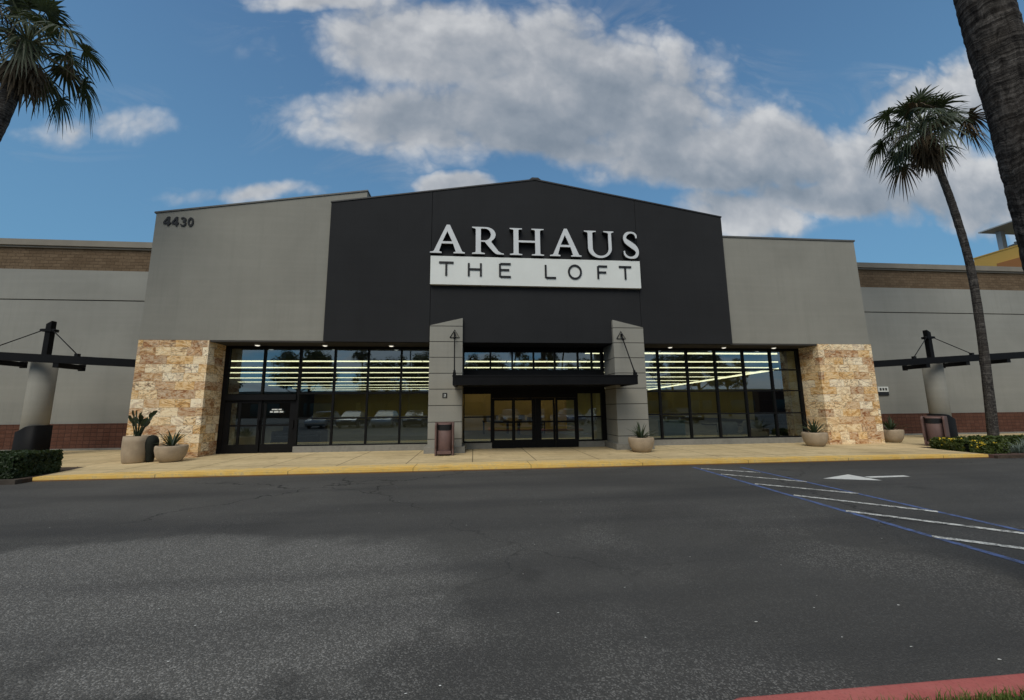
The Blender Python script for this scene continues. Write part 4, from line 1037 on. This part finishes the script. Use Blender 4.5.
random.seed(21)
p1 = palm('slim fan palm with a bent trunk rising before the right wing', (19.65, 13.4, .08), [(0, 0, -.1), (.30, 0, 3.6), (.42, 0, 6.8), (.18, 0, 9.3), (-.18, 0, 11.2), (-.62, 0, 13.1)], [.16, .135, .125, .12, .118, .14], 38, .96, 20)
random.seed(5)
p2 = palm('fan palm whose drooping crown fills the upper left corner', (-13.7, 11.2, .05), [(0, 0, -.1), (-.1, 0, 4), (.1, 0, 8), (.47, 0, 9.7), (.80, 0, 12.1)], [.24, .20, .18, .17, .18], 34, .84, 20)
random.seed(9)
p3 = palm('thick ringed palm trunk leaning in close at the right edge', (5.10, 2.8, .1), [(.02, 0, -.1), (.0, 0, 2), (-.10, 0, 4.0), (-.24, 0, 6), (-.42, 0, 11.5)], [.21, .192, .180, .168, .16], 30, 1.0, 18, 420, 64, .012)

# ------------------------------------------------------------------ what the windows reflect: lot behind the viewer
def make_car(label, paint):
    t = thing('parked_car', label, 'car', (0, 0, 0), 'cars parked across the lot')
    W = .88
    def loft(prof, wfun, mi=0):
        bm = B(); rings = []
        for x, z in prof: 
            w = wfun(x, z); rings.append((bm.verts.new((x, -w, z)), bm.verts.new((x, w, z))))
        n = len(prof)
        for i in range(n):
            j = (i+1) % n; f = bm.faces.new((rings[i][0], rings[j][0], rings[j][1], rings[i][1])); f.material_index = mi
        bm.faces.new([r[0] for r in rings]).material_index = mi; bm.faces.new([r[1] for r in reversed(rings)]).material_index = mi
        bmesh.ops.recalc_face_normals(bm, faces=bm.faces); return bm
    body = [(-2.25, .35), (-2.30, .60), (-2.22, .90), (-1.75, 1.0), (-.9, 1.02), (.9, .98), (1.75, .86), (2.20, .72), (2.28, .5), (2.2, .28), (1.75, .22)] + [(1.35+.36*math.cos(a), .30+.36*math.sin(a)) for a in [R(q) for q in range(0, 181, 30)]] + [(-1.0+.36*math.cos(a)-.35, .30+.36*math.sin(a)) for a in [R(q) for q in range(0, 181, 30)]] + [(-1.8, .22)]
    bm = loft(body, lambda x, z: W-.10*max(0, z-.75)-.10*max(0, abs(x)-1.8)); bevel(bm, .035, 2); b = obj('body', bm, paint, t)
    for f in bm.faces if False else (): pass
    roof = [(-1.75, 1.0), (-1.25, 1.38), (-.85, 1.46), (.1, 1.46), (.5, 1.38), (1.15, .98)]
    bm = loft(roof, lambda x, z: W-.06-.34*(z-1.0)); obj('glasshouse', bm, 'car_glass', t)
    rf = [(-1.2, 1.405), (-.85, 1.47), (.1, 1.47), (.45, 1.41), (.1, 1.44), (-.85, 1.44)]
    bm = loft(rf, lambda x, z: W-.19); obj('roof', bm, paint, t)
    for x in (-1.35, 1.35):
        for y in (-.78, .78):
            bm = B(); lathe(bm, [(.20, -.1), (.31, -.1), (.33, -.07), (.33, .07), (.31, .1), (.20, .1)], 24); bmesh.ops.rotate(bm, verts=bm.verts, matrix=Matrix.Rotation(R(90), 3, 'X')); bmesh.ops.translate(bm, verts=bm.verts, vec=(x, y, .33)); w = obj('wheel', bm, 'rubber', t)
            bm = B(); lathe(bm, [(.20, -.105), (.06, -.115), (.01, -.115)], 16); lathe(bm, [(.20, .105), (.06, .115), (.01, .115)], 16); bmesh.ops.rotate(bm, verts=bm.verts, matrix=Matrix.Rotation(R(90), 3, 'X')); bmesh.ops.translate(bm, verts=bm.verts, vec=(x, y, .33)); obj('rim', bm, 'rim_metal', w)
    for y in (-.62, .62):
        bm = B(); box(bm, 2.17, 2.262, y-.17, y+.17, .60, .70); bevel(bm, .02); obj('headlight', bm, 'headlamp', t)
        bm = B(); box(bm, -2.29, -2.2, y-.16, y+.16, .66, .80); bevel(bm, .02); obj('tail_light', bm, 'paint_red', t)
    return t
lot = [(-13.6, 'silver'), (-10.9, 'black'), (-8.1, 'white'), (-5.4, 'black'), (-2.2, 'white'), (3.4, 'black'), (6.2, 'grey'), (9.2, 'blue'), (12.2, 'white'), (15.2, 'silver'), (20.5, 'black')]
place_word = ['far left in', 'second from the left in', 'third from the left in', 'fourth from the left in', 'left of the gap in', 'right of the gap in', 'fifth from the right in', 'fourth from the right in', 'third from the right in', 'second from the right in', 'far right in']
for i, (x, c) in enumerate(lot):
    t = make_car('%s car across the lot, %s the row reflected in the windows' % (c, place_word[i]), 'paint_'+c)
    t.location = (x, -7.5+random.uniform(-.3, .3), 0); t.rotation_euler[2] = R(90+random.uniform(-2, 2))
def tree(label, loc, h=7.5, r=2.8, n=3600):
    t = thing('shade_tree', label, 'tree', (0, 0, 0), 'shade trees across the lot')
    bm = B(); tube(bm, [(0, 0, -.1), (.05, 0, h*.3), (0, .05, h*.55), (.1, 0, h*.85)], [.20, .15, .10, .03], 12)
    for k in range(9):
        a = k*2.4; z = h*(.3+.05*k); e = Vector((math.cos(a)*r*.7, math.sin(a)*r*.7, z+r*.5)); tube(bm, [(0, 0, z), (e.x*.5, e.y*.5, z+r*.2), tuple(e)], [.07, .045, .012], 7)
    obj('trunk', bm, 'branch_bark', t); bm = B()
    clumps = []
    for k in range(34):
        a = random.uniform(0, 6.283); e = random.uniform(-.5, 1); q = r*random.uniform(.45, .95)
        clumps.append((Vector((math.cos(a)*q*math.cos(e), math.sin(a)*q*math.cos(e), h*.66+q*math.sin(e)*.95)), random.uniform(.45, .95)))
    for i in range(n):
        c, cr_ = random.choice(clumps); d = Vector((random.gauss(0, 1), random.gauss(0, 1), random.gauss(0, 1))).normalized(); leaf_quad(bm, c+d*cr_*random.uniform(.5, 1.05), d+Vector((0, 0, .6)), random.uniform(.10, .22), 1.8)
    obj('crown', bm, 'tree_leaf', t); t.location = loc; return t
random.seed(31)
ta = tree('broad shade tree behind the parked cars, left end of the row', (-16.5, -11, 0), 8.2, 3.3)
tb = tree('broad shade tree behind the parked cars, second in the row', (-9.3, -12.5, 0), 7.2, 2.8)
dup(ta, (-3.8, -10.6, 0), 1.9, .92, 'broad shade tree behind the parked cars, third in the row')
dup(tb, (1.2, -15, 0), 4.0, 1.1, 'broad shade tree behind the parked cars, opposite the entrance')
dup(ta, (14.5, -20, 0), .7, 1.0, 'broad shade tree behind the parked cars, right of the light pole')
dup(tb, (26, -13, 0), 2.7, 1.2, 'broad shade tree behind the parked cars, right end of the row')
for i, (x, y, s_, rz, src) in enumerate(((-24, -26, 1.2, 1, ta), (-14, -27, 1.1, 2, tb), (-6, -25, 1.25, 3, ta), (3, -28, 1.2, 4, tb), (9, -24, 1.15, 5, ta), (19, -27, 1.25, 6, tb), (29, -25, 1.2, .4, ta), (39, -27, 1.2, 1.4, tb), (-35, -27, 1.2, 1.7, tb))):
    dup(src, (x, y, 0), rz, s_, 'broad shade tree in the back row far across the lot, %s along' % ordn[i], 'shade trees far across the lot')
for i, (x, y, s_, rz, src) in enumerate(((-12.8, -16, .62, 1, p1), (-1.2, -13, .72, 2, p2), (4.9, -17, .7, 3, p1), (8.2, -14, .66, .5, p2), (10.6, -15.5, .75, 4, p1), (18.5, -14, .72, 5, p2))):
    dup(src, (x, y, 0), rz, s_, 'fan palm across the lot behind the cars, %s from the left' % ordn[i], 'fan palms across the lot')
for x, lab in ((-6.5, 'left'), (12.9, 'right')):
    t = thing('light_pole', 'dark parking lot light pole across the lot, %s of the two' % lab, 'light pole', (x, -10.2, 0), 'light poles across the lot')
    bm = B(); lathe(bm, [(.30, 0), (.30, .75), (.28, .8)], 24, x, -10.2); obj('footing', bm, 'plinth_concrete', t)
    bm = B(); tube(bm, [(x, -10.2, .8), (x, -10.2, 7.8)], [.09, .065], 12); obj('pole', bm, 'asphalt_light_pole', t)
    for s in (-1, 1): bm = B(); box(bm, x+s*.12-.0, x+s*.9, -10.4, -10.0, 7.62, 7.76) if s > 0 else box(bm, x-.9, x-.12, -10.4, -10.0, 7.62, 7.76); bevel(bm, .03); obj('lamp_head', bm, 'asphalt_light_pole', t)
t = thing('far_shop', 'long dark brick building far across the lot', 'building', (0, -60, 0))
bm = B(); box(bm, -80, 90, -66, -60, 0, 5.0); obj('wall', bm, 'brown_block', t)
bm = B(); box(bm, -80, 90, -60.1, -60, 5.0, 5.6); obj('coping', bm, 'coping_metal', t)
bm = B()
for k in range(14): box(bm, -70+k*11, -64+k*11, -60.03, -59.98, .3, 3.0)
obj('shopfront', bm, 'car_glass', t)

# ------------------------------------------------------------------ sky
w = bpy.data.worlds.new('World'); sc.world = w; w.use_nodes = True
n = NT(w.node_tree)
SUN_EL, SUN_AZ = R(50), R(-158)             # azimuth from +Y towards +X
sky = n.new('ShaderNodeTexSky', sky_type='NISHITA', sun_disc=False)
sky.sun_elevation = SUN_EL; sky.sun_rotation = SUN_AZ; sky.air_density = 1.0; sky.dust_density = .6; sky.ozone_density = 1.6
d = n.new('ShaderNodeTexCoord').outputs['Generated']; x, y, z = n.sep(d)
ys = n.math('MAXIMUM', y, .12); u = n.math('DIVIDE', x, ys); v = n.math('DIVIDE', z, ys)
uv = n.comb(u, v)
wn_ = n.vm('SUBTRACT', n.noise(uv, 2.3, 5, dim='2D', rough=.55, out=1), (.5, .5, .5)); wx, wy, wz_ = n.sep(wn_)
uw = n.math('ADD', u, n.math('MULTIPLY', wx, .20)); vw = n.math('ADD', v, n.math('MULTIPLY', wy, .16))
def blob(px, py, rx, ry, rot=0, amp=1.0):
    u0, v0 = sky_uv(px, py); u1, _ = sky_uv(px+rx, py); _, v1 = sky_uv(px, py-ry); a, b = u1-u0, v1-v0
    du = n.math('SUBTRACT', uw, u0); dv = n.math('SUBTRACT', vw, v0)
    if rot:
        c, s = math.cos(R(rot)), math.sin(R(rot)); du, dv = n.math('ADD', n.math('MULTIPLY', du, c), n.math('MULTIPLY', dv, s)), n.math('SUBTRACT', n.math('MULTIPLY', dv, c), n.math('MULTIPLY', du, s))
    q = n.math('ADD', n.math('POWER', n.math('ABSOLUTE', n.math('DIVIDE', du, a)), 2.0), n.math('POWER', n.math('ABSOLUTE', n.math('DIVIDE', dv, b)), 2.0))
    return n.math('MULTIPLY', n.math('SUBTRACT', 1.0, n.math('SQRT', q)), amp)
def smax(items, k=.18):
    r = items[0]
    for i in items[1:]: r = n.math('SMOOTH_MAX', r, i, k)
    return r
main = smax([blob(375, 48, 70, 44), blob(530, 60, 205, 64, -4), blob(415, 112, 120, 50, 4), blob(525, 112, 150, 56), blob(620, 95, 150, 78, -12), blob(690, 150, 150, 52, -6), blob(790, 150, 120, 52, -6), blob(900, 165, 110, 56), blob(940, 95, 75, 40, 10), blob(540, 142, 140, 24), blob(840, 200, 90, 22)])
small = smax([blob(735, 218, 85, 30), blob(455, 186, 46, 13), blob(85, 128, 66, 24, 8, .5), blob(262, 199, 60, 7, 8, .32), blob(985, 190, 90, 44), blob(310, 2, 80, 14, 0, .8)], .06)
field = n.math('MAXIMUM', main, small)
def vorf(vec, scale):
    q = n.new('ShaderNodeTexVoronoi', feature='F1', voronoi_dimensions='2D'); n.put(q.inputs['Vector'], vec); q.inputs['Scale'].default_value = scale
    q.inputs['Detail'].default_value = 3.0; q.inputs['Roughness'].default_value = .52; q.inputs['Lacunarity'].default_value = 2.1; q.normalize = True
    return q.outputs[0]
def cloud_d(off):
    p_ = n.vm('ADD', uv, off); wv_ = n.vm('ADD', p_, n.vm('SCALE', n.vm('SUBTRACT', n.noise(p_, 5.0, 5, dim='2D', rough=.6, out=1), (.5, .5, .5)), sc_=.10))
    bl = n.math('SUBTRACT', .36, vorf(n.vm('MULTIPLY', wv_, (1, 1.15, 1)), 4.2))
    return n.math('ADD', n.math('MULTIPLY', bl, 1.5), n.math('MULTIPLY', n.math('SUBTRACT', n.noise(p_, 2.4, 6, dim='2D', rough=.58, dist=.2), .5), .75))
c0 = cloud_d((0, 0, 0)); c1 = cloud_d((-.022, .034, 0)); c2 = cloud_d((-.05, .085, 0))
nb = n.noise(uv, 5.5, 6, dim='2D', rough=.6, dist=.2)
dens = n.math('ADD', field, c0)
alpha_f = n.math('MULTIPLY', n.map(dens, -.04, .56, 0, .93, True), n.map(field, -.42, -.05))
wisp = n.math('MULTIPLY', n.map(n.noise(n.vm('MULTIPLY', uv, (1, 2.2, 1)), 2.0, 6, dim='2D', rough=.68, dist=.8), .54, .80), n.map(n.math('ADD', field, .6), 0, .8))
alpha_f = n.math('MAXIMUM', alpha_f, n.math('MULTIPLY', wisp, .4))
# rest of the sky, out of view: cloud cover widened to whiten the light
zz = n.math('ADD', n.math('MAXIMUM', z, 0.0), .16); cu2 = n.comb(n.math('DIVIDE', x, zz), n.math('DIVIDE', y, zz))
bk = n.noise(cu2, .85, 6, dim='2D', rough=.6, dist=.3); alpha_b = n.map(bk, .36, .58, 0, .92, True)
front = n.map(y, .15, .3, 0, 1, True)
alpha = n.math('ADD', n.math('MULTIPLY', alpha_f, front), n.math('MULTIPLY', alpha_b, n.math('SUBTRACT', 1.0, front)))
relief = n.math('ADD', n.math('MULTIPLY', n.math('SUBTRACT', c0, c1), .42), n.math('MULTIPLY', n.math('SUBTRACT', c0, c2), .40))
dark = smax([blob(540, 128, 170, 34, -4), blob(690, 172, 150, 30), blob(880, 205, 130, 26, -4), blob(430, 128, 90, 20), blob(620, 100, 110, 40), blob(800, 185, 130, 26)])
edge_ = n.map(dens, .15, 1.1, .10, -.10)
shade = n.math('ADD', n.math('ADD', n.math('SUBTRACT', .66, n.math('MULTIPLY', n.map(dark, -.35, .8, 0, 1, True), .36)), edge_), n.math('ADD', relief, n.math('MULTIPLY', n.math('SUBTRACT', nb, .5), .25)))
shade = n.math('ADD', n.math('MULTIPLY', shade, front), n.math('MULTIPLY', n.math('SUBTRACT', 1.0, front), n.map(bk, .45, .8, .95, .45)))
ccol = n.ramp(shade, [(.10, (.22, .26, .31)), (.36, (.30, .335, .38)), (.60, (.42, .44, .47)), (.95, (.66, .665, .67))])
skyc = n.vm('MULTIPLY', sky.outputs[0], (.064, .112, .136))
hs = n.new('ShaderNodeHueSaturation'); n.put(hs.inputs['Color'], skyc); hs.inputs['Saturation'].default_value = .92; hs.inputs['Value'].default_value = 1.0
hz_ = n.mix(n.map(z, .25, .75, .65, .08), hs.outputs[0], (.125, .290, .440))
colr = n.mix(n.math('MULTIPLY', alpha, .97), hz_, ccol)
bg = n.new('ShaderNodeBackground'); n.put(bg.inputs[0], colr); bg.inputs[1].default_value = 1.0
wo = n.new('ShaderNodeOutputWorld'); n.t.links.new(bg.outputs[0], wo.inputs[0])
w.cycles.sampling_method = 'MANUAL'; w.cycles.sample_map_resolution = 512

sun = bpy.data.lights.new('sun', 'SUN'); sun.energy = 2.15; sun.angle = R(38); sun.color = (1, .94, .83)
so = bpy.data.objects.new('sun', sun); col.objects.link(so)
sd = Vector((math.sin(SUN_AZ)*math.cos(SUN_EL), math.cos(SUN_AZ)*math.cos(SUN_EL), math.sin(SUN_EL)))
so.rotation_euler = sd.to_track_quat('Z', 'Y').to_euler(); so.location = sd*50

sc.view_settings.view_transform = 'Standard'; sc.view_settings.look = 'None'; sc.view_settings.exposure = 0; sc.view_settings.gamma = 1
sc.render.engine = 'CYCLES'; sc.cycles.use_denoising = True; sc.cycles.max_bounces = 8; sc.cycles.transparent_max_bounces = 12
sc.cycles.sample_clamp_indirect = 4
